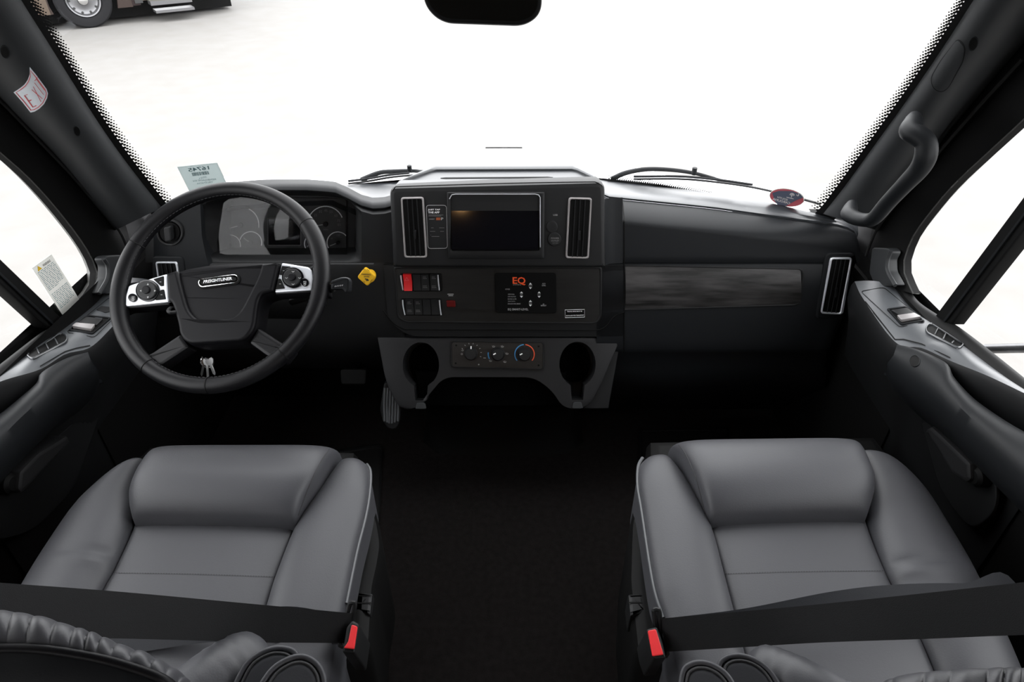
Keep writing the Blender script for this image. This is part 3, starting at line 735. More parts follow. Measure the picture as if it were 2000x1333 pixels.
# switch banks
def bank(name, label, poly, edges, n, txt, grp):
    t = thing(name, label, 'switch', tuple(IP(poly[3][0]+30, poly[3][1])), grp)
    m = MB(); m.prism(IP, rpoly(poly, 3, 3), 0.0002, 0.004, 0.0015); m.build('housing', black, t)
    for e in edges:
        m = MB(); m.tube(cr([IP(*q, 0.0062) for q in e], 8), 0.0018, 6); m.build('silver_edge', silver, t)
    return t
HP = Pl(IP.p+IP.n*0.004, IP.n)
b1 = bank('switch_bank', 'upper row of black rocker switches beside the red hazard switch', [(804, 534), (862, 534), (864, 569), (807, 569)], [[(855.5, 536), (857, 552), (858.5, 566)]], 4, '', 'dash switch banks')
b2 = bank('switch_bank', 'lower row of four black rocker switches under the hazard switch', [(783, 583), (862, 583), (864, 616), (788, 616)], [[(787, 585), (788, 598), (791.5, 614)], [(858.5, 585), (860, 600), (862, 614)]], 4, '', 'dash switch banks')
del b1['group'], b2['group']
for t, x0s, y0, y1 in ((b1, [806, 822, 839.5], 536, 567), (b2, [792, 808.5, 825, 841.5], 585, 614)):
    for i, x0 in enumerate(x0s):
        ym = (y0+y1)/2
        m = MB(); x1 = x0+15
        A = [HP(x0, y0, 0.004), HP(x1, y0, 0.004), HP(x1+1, ym, 0.001), HP(x0+1, ym, 0.001), HP(x1+2, y1, 0.0035), HP(x0+2, y1, 0.0035)]
        Bk = [p-IP.n*0.008 for p in A]
        m.add(A+Bk, [(0, 1, 2, 3), (3, 2, 4, 5), (0, 1, 7, 6), (5, 4, 10, 11), (1, 2, 8, 7), (2, 4, 10, 8), (0, 3, 9, 6), (3, 5, 11, 9)]); r = m.build('rocker', bezel_m, t)
        m = MB()
        if not (t is b1 and i == 0) and not (t is b2 and i > 1):
            K = 0.0045
            for yy, ww in ((y0+4.5, 6), (y0+7.5, 8), (y1-9, 8), (y1-6, 9)): line(m, HP, [(x0+4, yy), (x0+4+ww, yy)], 0.9, K)
            m.build('legend', dim_print, r, kind='stuff')
hz = thing('hazard_switch', 'bright red hazard rocker switch at the left of the dash switches', 'switch', tuple(IP(795, 568)))
m = MB(); m.prism(IP, rpoly([(782, 534), (806, 534), (808, 569), (786, 569)], 2, 2), 0.0002, 0.003, 0.001); m.build('housing', black, hz)
m = MB(); m.tube(cr([IP(*q, 0.005) for q in ((783.5, 537), (785, 550), (788, 566))], 8), 0.0022, 6); m.build('silver_edge', silver, hz)
m = MB(); A = [HP(787.5, 535, 0.007), HP(803.5, 535, 0.007), HP(805, 551, 0.004), HP(789, 551, 0.004), HP(805.5, 567, 0.007), HP(790, 567, 0.007)]; Bk = [p-IP.n*0.01 for p in A]
m.add(A+Bk, [(0, 1, 2, 3), (3, 2, 4, 5), (0, 1, 7, 6), (5, 4, 10, 11), (1, 2, 8, 7), (2, 4, 10, 8), (0, 3, 9, 6), (3, 5, 11, 9)]); m.build('rocker', red, hz)
m = MB(); line(m, HP, [(795, 540.5), (791.5, 546.5), (799, 546.5)], 0.8, 0.0072, 0, True); m.build('warning_triangle', mat('pale_red_print', (0.8, 0.3, 0.3), 0.5), hz)
tg = thing('guarded_switch', 'small dark red switch with a white caption right of the rocker switches', 'switch', tuple(IP(880, 600)))
m = MB(); m.prism(IP, rpoly([(872, 587), (889, 587), (890, 599), (873, 599)], 2, 3), 0, 0.006, 0.002); m.build('switch_cap', red_dk, tg)
m = MB()
for y, a, b in ((574.8, 874, 886), (577.8, 876, 885)): line(m, IP, [(a, y), (b, y)], 1.6, 0.0006)
m.build('caption', grey_print, tg)

# levelling control panel
eq = thing('leveling_control_panel', 'black levelling control panel with orange EQ letters and white arrows', 'control panel', tuple(IP(1030, 610)))
m = MB(); m.prism(IP, rpoly([(966, 533), (1086, 533), (1087, 612), (968, 611)], 6, 4), 0.0002, 0.003, 0.0012); m.build('face_plate', black, eq)
EP = Pl(IP.p+IP.n*0.0032, IP.n)
m = MB(); put_text(m, EP, 'EQ', [(1001.5, 557), (1027, 557.5), (1026, 541.5), (1001, 541.5)], 0.0004, bold=True); m.build('orange_letters', orange, eq)
m = MB(); put_text(m, EP, 'SYSTEMS', rectq(1002, 555.4, 1018, 557.4), 0.0008); put_text(m, EP, 'EQ SMART-LEVEL', rectq(992, 602.5, 1032, 607.2), 0.0004, bold=True)
put_text(m, EP, 'POWER', rectq(987, 564, 996, 566.4), 0.0004)
for i, (sx, tx) in enumerate(((13, 'OPERATIONAL'), (15.5, 'LOW VOLTAGE'), (16.5, 'EXCESS SLOPE'), (14, 'JACKS DOWN'), (24.5, 'ENGAGE PARK BRAKE'))): put_text(m, EP, tx, rectq(992, 574+i*4.65, 992+sx, 576.2+i*4.65), 0.0004)
put_text(m, EP, 'FRONT', rectq(1032.5, 557.7, 1039.8, 559.6), 0.0004, bold=True); put_text(m, EP, 'LEFT', rectq(1016, 574.7, 1021, 576.6), 0.0004, bold=True); put_text(m, EP, 'RIGHT', rectq(1049.8, 574.7, 1056, 576.6), 0.0004, bold=True); put_text(m, EP, 'REAR', rectq(1033, 591.6, 1039, 593.6), 0.0004, bold=True)
put_text(m, EP, 'AUTO', rectq(1059, 553.2, 1065.5, 555.4), 0.0004, bold=True); put_text(m, EP, 'LEVEL', rectq(1058.5, 556.6, 1066, 559), 0.0004, bold=True)
put_text(m, EP, 'ALL', rectq(1060, 593.3, 1063.5, 595.4), 0.0004, bold=True); put_text(m, EP, 'RETRACT', rectq(1056.5, 596, 1067, 598.4), 0.0004, bold=True)
m.build('lettering', grey_print, eq, kind='stuff')
for cx, cy in ((1036, 558.7), (1018.5, 575.7), (1053, 575.7), (1036, 592.6)):
    for sg in (-1, 1):
        m = MB(); yb = cy+sg*2.6; m.prism(EP, [(cx-2.9, yb), (cx+2.9, yb), (cx, cy+sg*6.2)], 0.0001, 0.0006); m.build('arrow', white, eq)
sl = thing('travel_bar_label', 'small black label with white frame, TRAVEL BARS MUST BE INSTALLED FOR TRANSPORT', 'label', tuple(IP(1122, 620)))
q = [(1103.5, 605.5), (1141.5, 604.5), (1141.8, 619.5), (1104, 620.5)]
m = MB(); m.prism(IP, q, 0.0002, 0.0007); m.build('backing', black, sl)
m = MB(); line(m, IP, q, 0.9, 0.0012, 0, True); put_text(m, IP, 'TRAVEL BARS MUST BE', [(1107.5, 609.7), (1137, 609), (1137, 607), (1107.5, 607.7)], 0.0012, bold=True); put_text(m, IP, 'INSTALLED FOR TRANSPORT', [(1105.5, 618), (1140.3, 616.8), (1140.3, 614.6), (1105.5, 615.8)], 0.0012, bold=True); m.build('lettering', white, sl)

# ---------------- driver side: instrument hood
def topy(x): return np.interp(x, [285, 300, 345, 400, 450, 500, 560, 600, 640, 656, 678, 706, 728, 750, 768], [428, 408, 385, 366, 357, 352, 350.5, 351, 354, 356, 366, 381, 387, 386, 381])
H = MB(); rows = []; Hcols = [284, 290, 300, 320, 345, 372, 398] ; 
def hoodcol(x, rec):
    ty = topy(x); a = onY(x, ty, 1.735); q = [a+V((0, 0.03, -0.07)), a+V((0, 0.004, -0.006)), a]
    lip = onY(x, ty+15, 1.60)
    q += [a.lerp(lip, 0.35)+V((0, 0, 0.006)), a.lerp(lip, 0.75)+V((0, -0.002, 0.006)), lip, lip+V((0, -0.006, -0.006)), lip+V((0, -0.003, -0.012))]
    return q, lip
for x in [284, 292, 305, 325, 350, 375, 400, 430, 470, 510, 550, 600, 640, 656, 668, 680, 692, 706, 718, 728, 740, 752, 766, 775]:
    q, lip = hoodcol(x, 0)
    rec = np.interp(x, [398, 412, 680, 700], [0, 1, 1, 0]); 
    for k, (py, dpt) in enumerate([(topy(x)+32, 0.35), (topy(x)+38, 0.75), (topy(x)+44, 1.0), (440, 1), (480, 1), (500, 1), (508, 0.1), (513, 0)]):
        py = max(py, topy(x)+28+k*2)
        q.append(FP(x, py, -0.085*dpt*rec))
    rows.append(q)
H.grid(rows); H.build('instrument_hood', plastic_dk, dash, ang=45)
hs = MB(); hs.grid([[r[i]+V((0, -0.0008, 0.0012)) for i in range(1, 7)] for r in rows[2:]]); hs.build('hood_top', plastic, dash, ang=60)
# pad between the hood and the windscreen
m = MB(); rws = []
for x in [300, 350, 400, 450, 500, 560, 620, 660, 690, 720, 750, 775, 800]:
    gy = np.interp(x, [300, 345, 450, 560, 665, 780, 800], [412, 388, 374, 366, 362, 356, 355]); g0 = GR(x, gy, -0.012)
    b = onY(x, max(topy(min(x, 768))+4, gy+2), 1.735)
    rws.append([g0+V((0, 0.02, -0.05)), g0, g0.lerp(b, 0.33), g0.lerp(b, 0.66), b, b+V((0, -0.1, -0.01))])
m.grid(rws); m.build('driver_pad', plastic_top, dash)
# left facia with vent and headlamp knob
m = MB(); m.grid([[FP(x, y, h)+V((0, e, 0)) for x, y, h, e in row] for row in (
    [(281, 470, 0, .05), (300, 425, 0, 0), (345, 408, 0.004, 0), (392, 392, 0.004, 0), (402, 388, -0.05, 0)],
    [(285, 490, 0, .04), (300, 475, 0, 0), (345, 470, 0.006, 0), (396, 460, 0.006, 0), (406, 460, -0.07, 0)],
    [(288, 520, 0, .03), (300, 520, 0, 0), (345, 512, 0.006, 0), (404, 500, 0.006, 0), (412, 498, -0.07, 0)],
    [(292, 560, 0, .03), (302, 560, 0, 0), (345, 560, 0.006, 0), (410, 520, 0.006, 0), (420, 516, -0.004, 0)],
    [(298, 620, 0, .03), (310, 620, 0, 0), (345, 620, 0, 0), (410, 620, 0, 0), (430, 620, 0, 0)])]); fac = m
m.build('driver_facia', plastic, dash, ang=60); FS = Surf(fac)
FK = Pl(FP.p+FP.n*0.005, FP.n)
vent(FK, [(305, 510), (348, 510), (358, 575), (314, 577)], silver, 4, 3, dash, 5, [(297, 500), (360, 500), (370, 590), (305, 592)])
kn = thing('headlamp_knob', 'round black headlamp knob left of the instruments behind the wheel rim', 'knob', tuple(FK(332, 454)))
m = MB(); m.frame(FK, circle(333, 454, 27, 27), circle(333, 454, 21, 21), 0.0, 0.006); m.build('bezel_ring', bezel_m, kn)
m = MB(); m.prism(FK, circle(333, 454, 20, 20), 0.0, 0.004, 0.002); d_ = m.build('dial', black, kn)
m = MB(); m.prism(FK, rpoly([(326, 440), (340, 438), (343, 468), (329, 470)], 5, 4), 0.004, 0.022, 0.004); m.build('grip', bezel_m, kn)
# lower driver facia
m = MB(); rws = []
for x in [300, 345, 400, 460, 520, 580, 640, 700, 730, 752, 790]:
    rws.append([FP(x, 513, -0.002), FP(x, 516, 0.004 if x < 750 else -0.004), FP(x, 520, 0.005 if x < 750 else -0.004), FP(x, 560, 0.003 if x < 750 else -0.004), FP(x, 620, -0.003), FP(x, 660, -0.01), FP(x, 690, -0.03), onY(x, 720, 1.66)])
m.grid(rws); m.build('driver_lower_panel', bezel_m, dash, ang=30)

# ---------------- instrument cluster
cl = thing('instrument_cluster', 'dark instrument cluster with white ringed gauges behind the steering wheel', 'gauges', tuple(FP(550, 500, -0.07)))
CP_ = Pl(FP.p-FP.n*0.080, FP.n)
m = MB(); m.prism(CP_, rpoly([(418, 386), (676, 388), (676, 500), (432, 504)], 8, 4), -0.01, 0.0); m.build('dial_plate', mat('dial_plate', (0.010, 0.010, 0.011), 0.5), cl)
def gauge(cx, cy, r, a0, a1, needle, nums, nr=0.78, fs=3.2, tick=0):
    m = MB(); line(m, CP_, circle(cx, cy, r, r, 30, a0, a1), 1.7, 0.0016); g_ = m.build('gauge_ring', white, cl)
    m = MB(); a = math.radians(needle); line(m, CP_, [(cx, cy), (cx+math.cos(a)*r*0.78, cy+math.sin(a)*r*0.78)], 1.6, 0.003); m.build('needle', grey_print, g_)
    m = MB(); m.prism(CP_, circle(cx, cy, r*0.1+1.5, None, 12), 0.001, 0.004, 0.001); m.build('hub', black, g_)
    m = MB()
    for tx, a in nums:
        a = math.radians(a); x, y = cx+math.cos(a)*r*nr, cy+math.sin(a)*r*nr; w_ = fs*0.62*len(tx)
        put_text(m, CP_, tx, rectq(x-w_/2, y-fs/2, x+w_/2, y+fs/2), 0.0014)
    for k in range(tick):
        a = math.radians(a0+(a1-a0)*k/(tick-1)); line(m, CP_, [(cx+math.cos(a)*r*0.93, cy+math.sin(a)*r*0.93), (cx+math.cos(a)*r*0.99, cy+math.sin(a)*r*0.99)], 0.8, 0.0014)
    if m.v: m.build('scale', dim_print if fs > 3 else dim_print, g_)
gauge(470, 440, 36, 160, 368, 165, [('5', 190), ('10', 225), ('15', 262), ('20', 300), ('25', 330), ('30', 362)], 0.72, 5, 13)
gauge(450, 479, 20, 250, 370, 200, [('E', 340)], 0.7, 3)
gauge(490, 474, 21.5, 195, 375, 215, [('0', 350), ('1', 310)], 0.72, 3, 7)
gauge(636, 438, 35, 150, 338, 172, [('15', 195), ('25', 222), ('35', 248), ('45', 271), ('55', 294), ('65', 320), ('75', 345), ('85', 2)], 0.76, 5, 15)
gauge(614, 476, 19, 150, 215, 160, [('1', 0)], 0.7, 3)
gauge(660, 474, 21, 150, 320, 158, [('60', 215), ('120', 275)], 0.7, 3.4, 7)
m = MB(); line(m, CP_, rpoly([(523, 426), (588, 426), (588, 480), (523, 480)], 3, 3), 1.0, 0.0012, 0, True); put_text(m, CP_, 'MPH', rectq(632, 447, 641, 450.5), 0.0014); m.build('display_frame', dim_print, cl, kind='stuff')
m = MB(); m.prism(CP_, [(525, 428), (586, 428), (586, 478), (525, 478)], 0.0002, 0.0008); m.build('display', blackgloss, cl)
CG = Pl(FP(550, 446, -0.050), (0, -0.93, 0.37))
m = MB(); m.prism(CG, rpoly([(415, 384), (680, 386), (678, 506), (430, 508)], 8, 4), 0.0, 0.0015); m.build('lens', clusterglass, cl)

# parking brake knob
pb = thing('parking_brake_knob', 'yellow diamond shaped parking brake knob on the dash right of the steering wheel', 'knob', tuple(FP(718, 560, 0.0)))
PBp = Pl(FP.p+FP.n*0.012, FP.n)
m = MB(); m.lathe(FP(722, 537, 0.0), FP.n, [(0.006, 0.0), (0.006, 0.03)], 16); m.build('stem', black, pb)
m = MB(); m.prism(PBp, circle(724, 538, 11, 12), 0.002, 0.014, 0.003); m.build('collar', yellow, pb)
PB2 = Pl(FP.p+FP.n*0.03, FP.n)
m = MB(); m.prism(PB2, rpoly([(714, 520.5), (736.5, 538), (719, 558), (698.5, 540)], 5, 4), 0.0, 0.010, 0.003); h_ = m.build('diamond', yellow, pb)
PB3 = Pl(FP.p+FP.n*0.040, FP.n)
m = MB(); put_text(m, PB3, 'PARKING', [(706.5, 537.5), (724.5, 538), (724.5, 535), (706.5, 534.5)], 0.0006, bold=True); put_text(m, PB3, 'BRAKE', [(711, 542), (721.5, 542), (721.5, 539.3), (711, 539.3)], 0.0006, bold=True)
line(m, PB3, [(712.5, 545), (719, 546)], 2.0, 0.0006); line(m, PB3, [(715, 548), (720.5, 547.6)], 2.2, 0.0006)
for a, b in (((707, 528), (712, 524.5)), ((717, 526), (722, 530)), ((727, 546), (723, 551)), ((710, 549), (713, 552))): line(m, PB3, [a, b], 0.8, 0.0006)
m.build('lettering', ink, h_)

# ---------------- centre console with cup holders and climate controls
con = thing('centre_console', 'black lower centre console with two cup holders under the dashboard', 'console', (0, 1.5, 0.0))
KP = Pl(onY(1000, 700, 1.475), (0, -0.84, 0.54))
outl = rpoly([(736, 659), (1214, 659), (1180, 740), (1150, 800), (1105, 800), (1085, 765), (1048, 736), (862, 736), (838, 765), (812, 800), (778, 800), (752, 745)], [3, 3, 20, 30, 20, 20, 22, 22, 20, 20, 20, 20], 6)
def keyhole(cx, cy):
    pts = [q for q in circle(cx, cy, 35.5, 44, 48, 0) if not (q[1] > cy and abs(q[0]-cx) < 13)]
    i = max(range(len(pts)), key=lambda k: (pts[k][0] >= cx+13 and pts[k][1] > cy, pts[k][1]) if pts[k][0] > cx else (False, 0))
    pts = pts[i+1:]+pts[:i+1]
    return pts+[(cx+13, cy+50), (cx+11, cy+70), (cx-11, cy+70), (cx-13, cy+50)]
holes = [keyhole(822, 713), keyhole(1128, 712)]
m = MB(); P_ = [KP(*q) for q in outl]; nn_ = len(P_); c_ = sum(P_, V())/nn_
rim_ = [p-KP.n*0.008 for p in P_]
m.grid([[p-KP.n*0.16 for p in P_], rim_, [p-KP.n*0.002+(c_-p).normalized()*0.002 for p in P_], [p+(c_-p).normalized()*0.008 for p in P_]], 0, True)
loops = [[(q[0]+(971-q[0])*0.0, q[1]) for q in outl]]+holes
top_ = [p+(c_-p).normalized()*0.008 for p in P_]; hp3 = [[KP(*q) for q in h] for h in holes]
flat = [[V((p.x, p.y*0+p.z, 0)) for p in L_] for L_ in [top_]+hp3]
m.add([p for L_ in [top_]+hp3 for p in L_], [tuple(t) for t in tessellate_polygon(flat)])
for h in hp3: m.grid([h, [p-KP.n*0.085 for p in h]], 0, True); m.add([p-KP.n*0.085 for p in h], [tuple(t) for t in tessellate_polygon([[V((p.x, p.z, 0)) for p in h]])])
con_face = m.build('fascia', console_m, con, ang=50)
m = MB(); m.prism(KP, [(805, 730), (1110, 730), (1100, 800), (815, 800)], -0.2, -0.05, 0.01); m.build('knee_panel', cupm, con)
m = MB(); 
rows_ = []
for z_, y_, xa, xb in ((0.0, 1.56, -0.30, 0.24), (0.06, 1.60, -0.29, 0.23), (0.25, 1.58, -0.27, 0.20), (0.42, 1.56, -0.26, 0.18)):
    rows_.append([V((xa, 1.85, z_)), V((xa, y_+0.06, z_)), V((xa+0.05, y_+0.01, z_)), V((xa+0.12, y_, z_)), V((xb-0.12, y_, z_)), V((xb-0.05, y_+0.01, z_)), V((xb, y_+0.06, z_)), V((xb, 1.85, z_))])
m.grid(rows_, 0, True); m.add(rows_[-1], [tuple(range(8))]); m.build('lower_housing', black, con, ang=60)
m = MB(); m.prism(Pl(KP.p, KP.n), [(1214, 660), (1204, 720), (1190, 800), (1140, 800), (1160, 775), (1180, 735)], -0.16, -0.012, 0.003); m.build('side_cheek', plastic_dk, con)
for cx, cy in ((822, 713), (1128, 712)):
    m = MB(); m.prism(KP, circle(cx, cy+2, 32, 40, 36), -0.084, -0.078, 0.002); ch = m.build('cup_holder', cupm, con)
    m = MB(); m.prism(KP, rpoly([(cx-8, cy+74), (cx+8, cy+74), (cx+11, cy+86), (cx-11, cy+86)], 3, 3), -0.002, 0.003, 0.001); m.build('slot_foot', plastic_pl, ch)
cc_ = thing('climate_control_panel', 'black climate control panel with three rotary knobs on the centre console', 'control panel', tuple(KP(971, 722)))
m = MB(); m.frame(KP, rpoly([(880, 666), (1063, 668), (1062, 722.5), (881, 718)], 6, 4), rpoly([(883, 668.5), (1060, 670.5), (1059.5, 720), (884, 715.5)], 5, 4), 0.0005, 0.005); m.build('rim', bezel_m, cc_)
m = MB(); m.prism(KP, rpoly([(883, 668.5), (1060, 670.5), (1059.5, 720), (884, 715.5)], 5, 4), 0.0005, 0.0035); m.build('face_plate', inlay, cc_)
QP = Pl(KP.p+KP.n*0.0037, KP.n)
for i, (cx, cy, an) in enumerate(((920, 691, -90), (972.5, 692, 150), (1024.5, 692.5, 150))):
    m = MB(); c = QP(cx, cy); r = 0.0185
    m.lathe(c, QP.n, [(0.0195, 0.0), (0.019, 0.006), (0.0165, 0.018), (0.015, 0.021), (0.0, 0.0215)], 28)
    k_ = m.build('knob', bezel_m, cc_)
    TP = Pl(c+QP.n*0.0218, QP.n); a = math.radians(an)
    tx, ty = cx+0.0, cy-1
    m = MB(); line(m, TP, [(tx+math.cos(a)*5, ty+math.sin(a)*5-3), (tx+math.cos(a)*10.5, ty+math.sin(a)*10.5-3)], 2.2, 0.0004); m.build('pointer', white, k_)
m = MB()
for a in range(-150, 40, 24): line(m, QP, [(920+math.cos(math.radians(a))*18.5, 691+math.sin(math.radians(a))*18.5), (920+math.cos(math.radians(a))*21, 691+math.sin(math.radians(a))*21)], 1.1, 0.0004)
put_text(m, QP, '*', rectq(901, 683, 906, 688), 0.0004, bold=True); line(m, QP, circle(902, 692, 1.6, None, 10), 0.7, 0.0004, 0, True)
for cx, cy in ((964, 677), (981, 677), (990, 691), (986, 707), (958, 705)):
    line(m, QP, [(cx-2.5, cy-1.5), (cx-1.5, cy+1.5), (cx+2, cy+1.5), (cx+2.5, cy-1)], 0.9, 0.0004); line(m, QP, [(cx, cy-2), (cx, cy+0.5)], 0.8, 0.0004)
line(m, QP, [(944, 699.5), (949, 699.7)], 1.2, 0.0004); m.prism(QP, circle(935, 712.5, 1.4, None, 8), 0.0001, 0.0005); 
m.build('legend', grey_print, cc_, kind='stuff')
m = MB(); line(m, QP, circle(1024.5, 692.5, 19, 19, 16, 140, 265), 1.9, 0.0005); line(m, QP, circle(972.5, 692, 19, 19, 10, 150, 190), 2.2, 0.0005); m.build('blue_scale', blue_p, cc_)
m = MB(); line(m, QP, circle(1024.5, 692.5, 19, 19, 16, 275, 400), 1.9, 0.0005); m.build('red_scale', mat('red_scale', (0.6, 0.08, 0.03), 0.5), cc_)
for cx, cy in ((891, 675), (1052, 677), (890, 710), (1052, 714)):
    m = MB(); m.prism(QP, circle(cx, cy, 2, None, 8), 0.0, 0.001, 0.0004); m.build('screw', black, cc_)

# ================================================================ STEERING WHEEL
az, el = -0.1218, 0.8965
WN = V((math.sin(az)*math.cos(el), -math.cos(az)*math.cos(el), math.sin(el))).normalized(); WC = V((-0.594, 1.164, 0.899))
WA = V((0, 0, 1)).cross(WN).normalized(); WB = WN.cross(WA)
def WPl(h): return Pl(WC+WN*h, WN)
sw = thing('steering_wheel', 'black leather steering wheel with two silver button pads and a chrome maker badge', 'steering wheel', tuple(WC-WN*0.05))
def rimpt(a, r=0.212): return WC+WA*math.cos(a)*r+WB*math.sin(a)*r
m = MB(); rr = []; N = 120
for i in range(N):
    a = 2*math.pi*i/N; t = (-WA*math.sin(a)+WB*math.cos(a)); c = rimpt(a); o_ = (c-WC).normalized()
    k = 0.0162+0.0010*max(0, math.cos(2*(a-math.radians(20))))
    rr.append([c+(o_*math.cos(b)*k+WN*math.sin(b)*k*1.02) for b in [2*math.pi*j/20 for j in range(20)]])
rr.append(rr[0]); m.grid(rr, 0, True); rim = m.build('rim', leather_w, sw)
def wang(px, py):
    p = WPl(0)(px, py)-WC; return math.atan2(p.dot(WB), p.dot(WA))
for q in ((605, 435), (252, 470), (408, 757), (300, 705), (562, 700)):
    a = wang(*q); m = MB(); c = rimpt(a); o_ = (c-WC).normalized(); ring = [c+(o_*math.cos(b)+WN*math.sin(b))*0.0168 for b in [2*math.pi*j/20 for j in range(21)]]
    m.tube(ring, 0.0012, 5, caps=False); m.build('leather_seam', black, rim)
# stitching along the inner side of the rim
m = MB()
for i in range(150):
    a = 2*math.pi*i/150; c = rimpt(a, 0.1965)+WN*0.006; t = -WA*math.sin(a)+WB*math.cos(a); m.tube([c-t*0.0025, c+t*0.0025], 0.0007, 4)
m.build('stitching', stitch_m, rim, kind='stuff')
P0 = WPl(0.004)
m = MB(); m.prism(P0, rpoly([(326, 536), (362, 523.5), (405, 516), (450, 513), (500, 512), (550, 514), (536, 571), (514, 577), (507, 591), (500, 644), (483, 668), (369, 675), (353, 657), (351, 637), (339, 594), (330, 589)], [2, 10, 10, 10, 10, 2, 3, 8, 8, 12, 14, 14, 10, 10, 8, 3], 4), -0.045, 0.0, 0.010); hub = m.build('hub', hubm, sw)
P1 = WPl(0.0035)
m = MB()
# raised centre shield with rounded shoulders
m.prism(P1, rpoly([(328, 537), (350, 530), (357, 560), (371, 610), (392, 629), (455, 624), (473, 609), (508, 540), (514, 517), (548, 515.5), (535, 570), (513, 576), (506, 591), (499, 643), (482, 667), (370, 674), (354, 656), (352, 637), (340, 594), (331, 588)], [2, 5, 14, 16, 14, 14, 16, 20, 5, 2, 3, 8, 8, 12, 14, 14, 10, 10, 8, 3], 4), -0.002, 0.008, 0.0055); m.build('hub_shoulder', hubm, hub, ang=60)
P2 = WPl(0.0041)
m = MB(); m.prism(P2, capsule((397, 554), (459, 546), 11), 0.0, 0.002, 0.001); m.build('badge_recess', black, hub)
m = MB(); m.prism(P2, capsule((397.5, 554), (458.5, 546), 8.6), 0.001, 0.0045, 0.0015); bd = m.build('badge', chrome, hub)
P3 = WPl(0.0087)
m = MB(); m.prism(P3, rpoly([(393, 552), (399, 546.5), (440, 540.7), (455, 540.2), (461, 544), (461.5, 548), (393.5, 555.5)], 3, 3), 0.0001, 0.0005); put_text(m, P3, 'CUSTOM CHASSIS', [(408, 559.3), (449, 554.2), (449, 551.9), (408, 557)], 0.0005); m.build('badge_inlay', black, bd)
m = MB(); put_text(m, P3, 'FREIGHTLINER', [(397.5, 554), (454, 547.2), (453.5, 541.2), (398.5, 548)], 0.0009, bold=True); m.build('badge_lettering', mat('badge_silver', (0.75, 0.75, 0.76), 0.35), bd)
# spokes
for nm, pts in (('spoke', [(352, 652), (370, 678), (318, 712), (296, 728), (270, 700), (296, 689)]), ('spoke', [(503, 640), (552, 672), (572, 683), (552, 708), (520, 695), (486, 670)]),
                ('spoke', [(332, 540), (332, 596), (244, 604), (228, 612), (226, 540), (246, 552), (290, 546)]), ('spoke', [(540, 518), (606, 520), (632, 500), (640, 575), (612, 572), (536, 576)])):
    m = MB(); m.prism(WPl(0.0), rpoly(pts, 5, 4), -0.03, 0.0, 0.006); m.build(nm, leather_w if pts[0][1] > 600 else hubm, sw)
def padset(name, outline, circ, btns, small, arrows):
    Pb = WPl(0.004)
    m = MB(); m.prism(Pb, rpoly(outline, [4]*len(outline), 4), -0.02, 0.0, 0.003); b = m.build(name, silver, sw)
    cx, cy, rx, ry = circ
    m = MB(); m.prism(Pb, circle(cx, cy, rx, ry, 36), 0.0, 0.003, 0.001); m.build('pad_ring', blackgloss, b)
    m = MB(); m.prism(Pb, circle(cx, cy, rx*0.84, ry*0.84, 36), 0.003, 0.006, 0.002); m.build('direction_pad', bezel_m, b)
    m = MB(); m.prism(Pb, circle(cx, cy, rx*0.36, ry*0.36, 24), 0.006, 0.009, 0.002); m.build('centre_button', hubm, b)
    for q in btns: m = MB(); m.prism(Pb, rpoly(q, 1.2, 2), 0.0, 0.002, 0.0008); m.build('button', black, b)
    m = MB(); m.prism(Pb, circle(small[0], small[1], small[2], None, 24), 0.0, 0.0035, 0.001); m.build('round_button', blackgloss, b)
    Pq = WPl(0.0102)
    m = MB()
    for dx, dy in ((0, -1), (1, 0), (0, 1), (-1, 0)):
        x, y = cx+dx*rx*0.6, cy+dy*ry*0.6
        if arrows: m.prism(Pq, [(x-2*abs(dy)-dx*1.6, y-2*abs(dx)-dy*1.6), (x+2*abs(dy)-dx*1.6, y+2*abs(dx)-dy*1.6), (x+dx*2.0, y+dy*2.0)], 0.0, 0.0006)
        else: line(m, Pq, [(x-2.5, y-1), (x, y+1), (x+2.5, y-1)], 1.0, 0.0004)
    for q in btns:
        c = np.mean(q, 0); line(m, WPl(0.0062), [(c[0]-1.8, c[1]), (c[0]+1.8, c[1])], 0.9, 0.0004)
    x, y = small[:2]; line(m, WPl(0.0077), [(x-3, y-2), (x+3, y-2.6)], 1, 0.0004); line(m, WPl(0.0077), [(x-3, y+0.5), (x+3, y)], 1, 0.0004); line(m, WPl(0.0077), rpoly([(x-2, y+2), (x+2, y+1.7), (x+1.6, y+5), (x-1.8, y+5)], 1, 2), 0.9, 0.0004, 0, True)
    m.build('symbols', grey_print, b, kind='stuff')
padset('button_pad', [(243, 599), (244, 580), (251, 558), (284, 547), (326, 534.5), (330, 590)], (289, 568.5, 23, 21.5), [[(300, 546), (320, 540), (320, 559), (314, 559.5)], [(304, 587), (314.5, 567), (320.5, 566), (324, 585)]], (260, 582.5, 8.3), True)
padset('button_pad', [(550, 513), (602, 521.5), (609, 528), (611, 543), (608.5, 567), (536, 571.5)], (572.5, 543.5, 21.5, 20.5), [[(551.5, 520), (568, 521.5), (552, 538), (546, 537.5)], [(544, 545), (549, 545.5), (556.5, 564), (539, 565.5)]], (595.5, 552.5, 8), False)
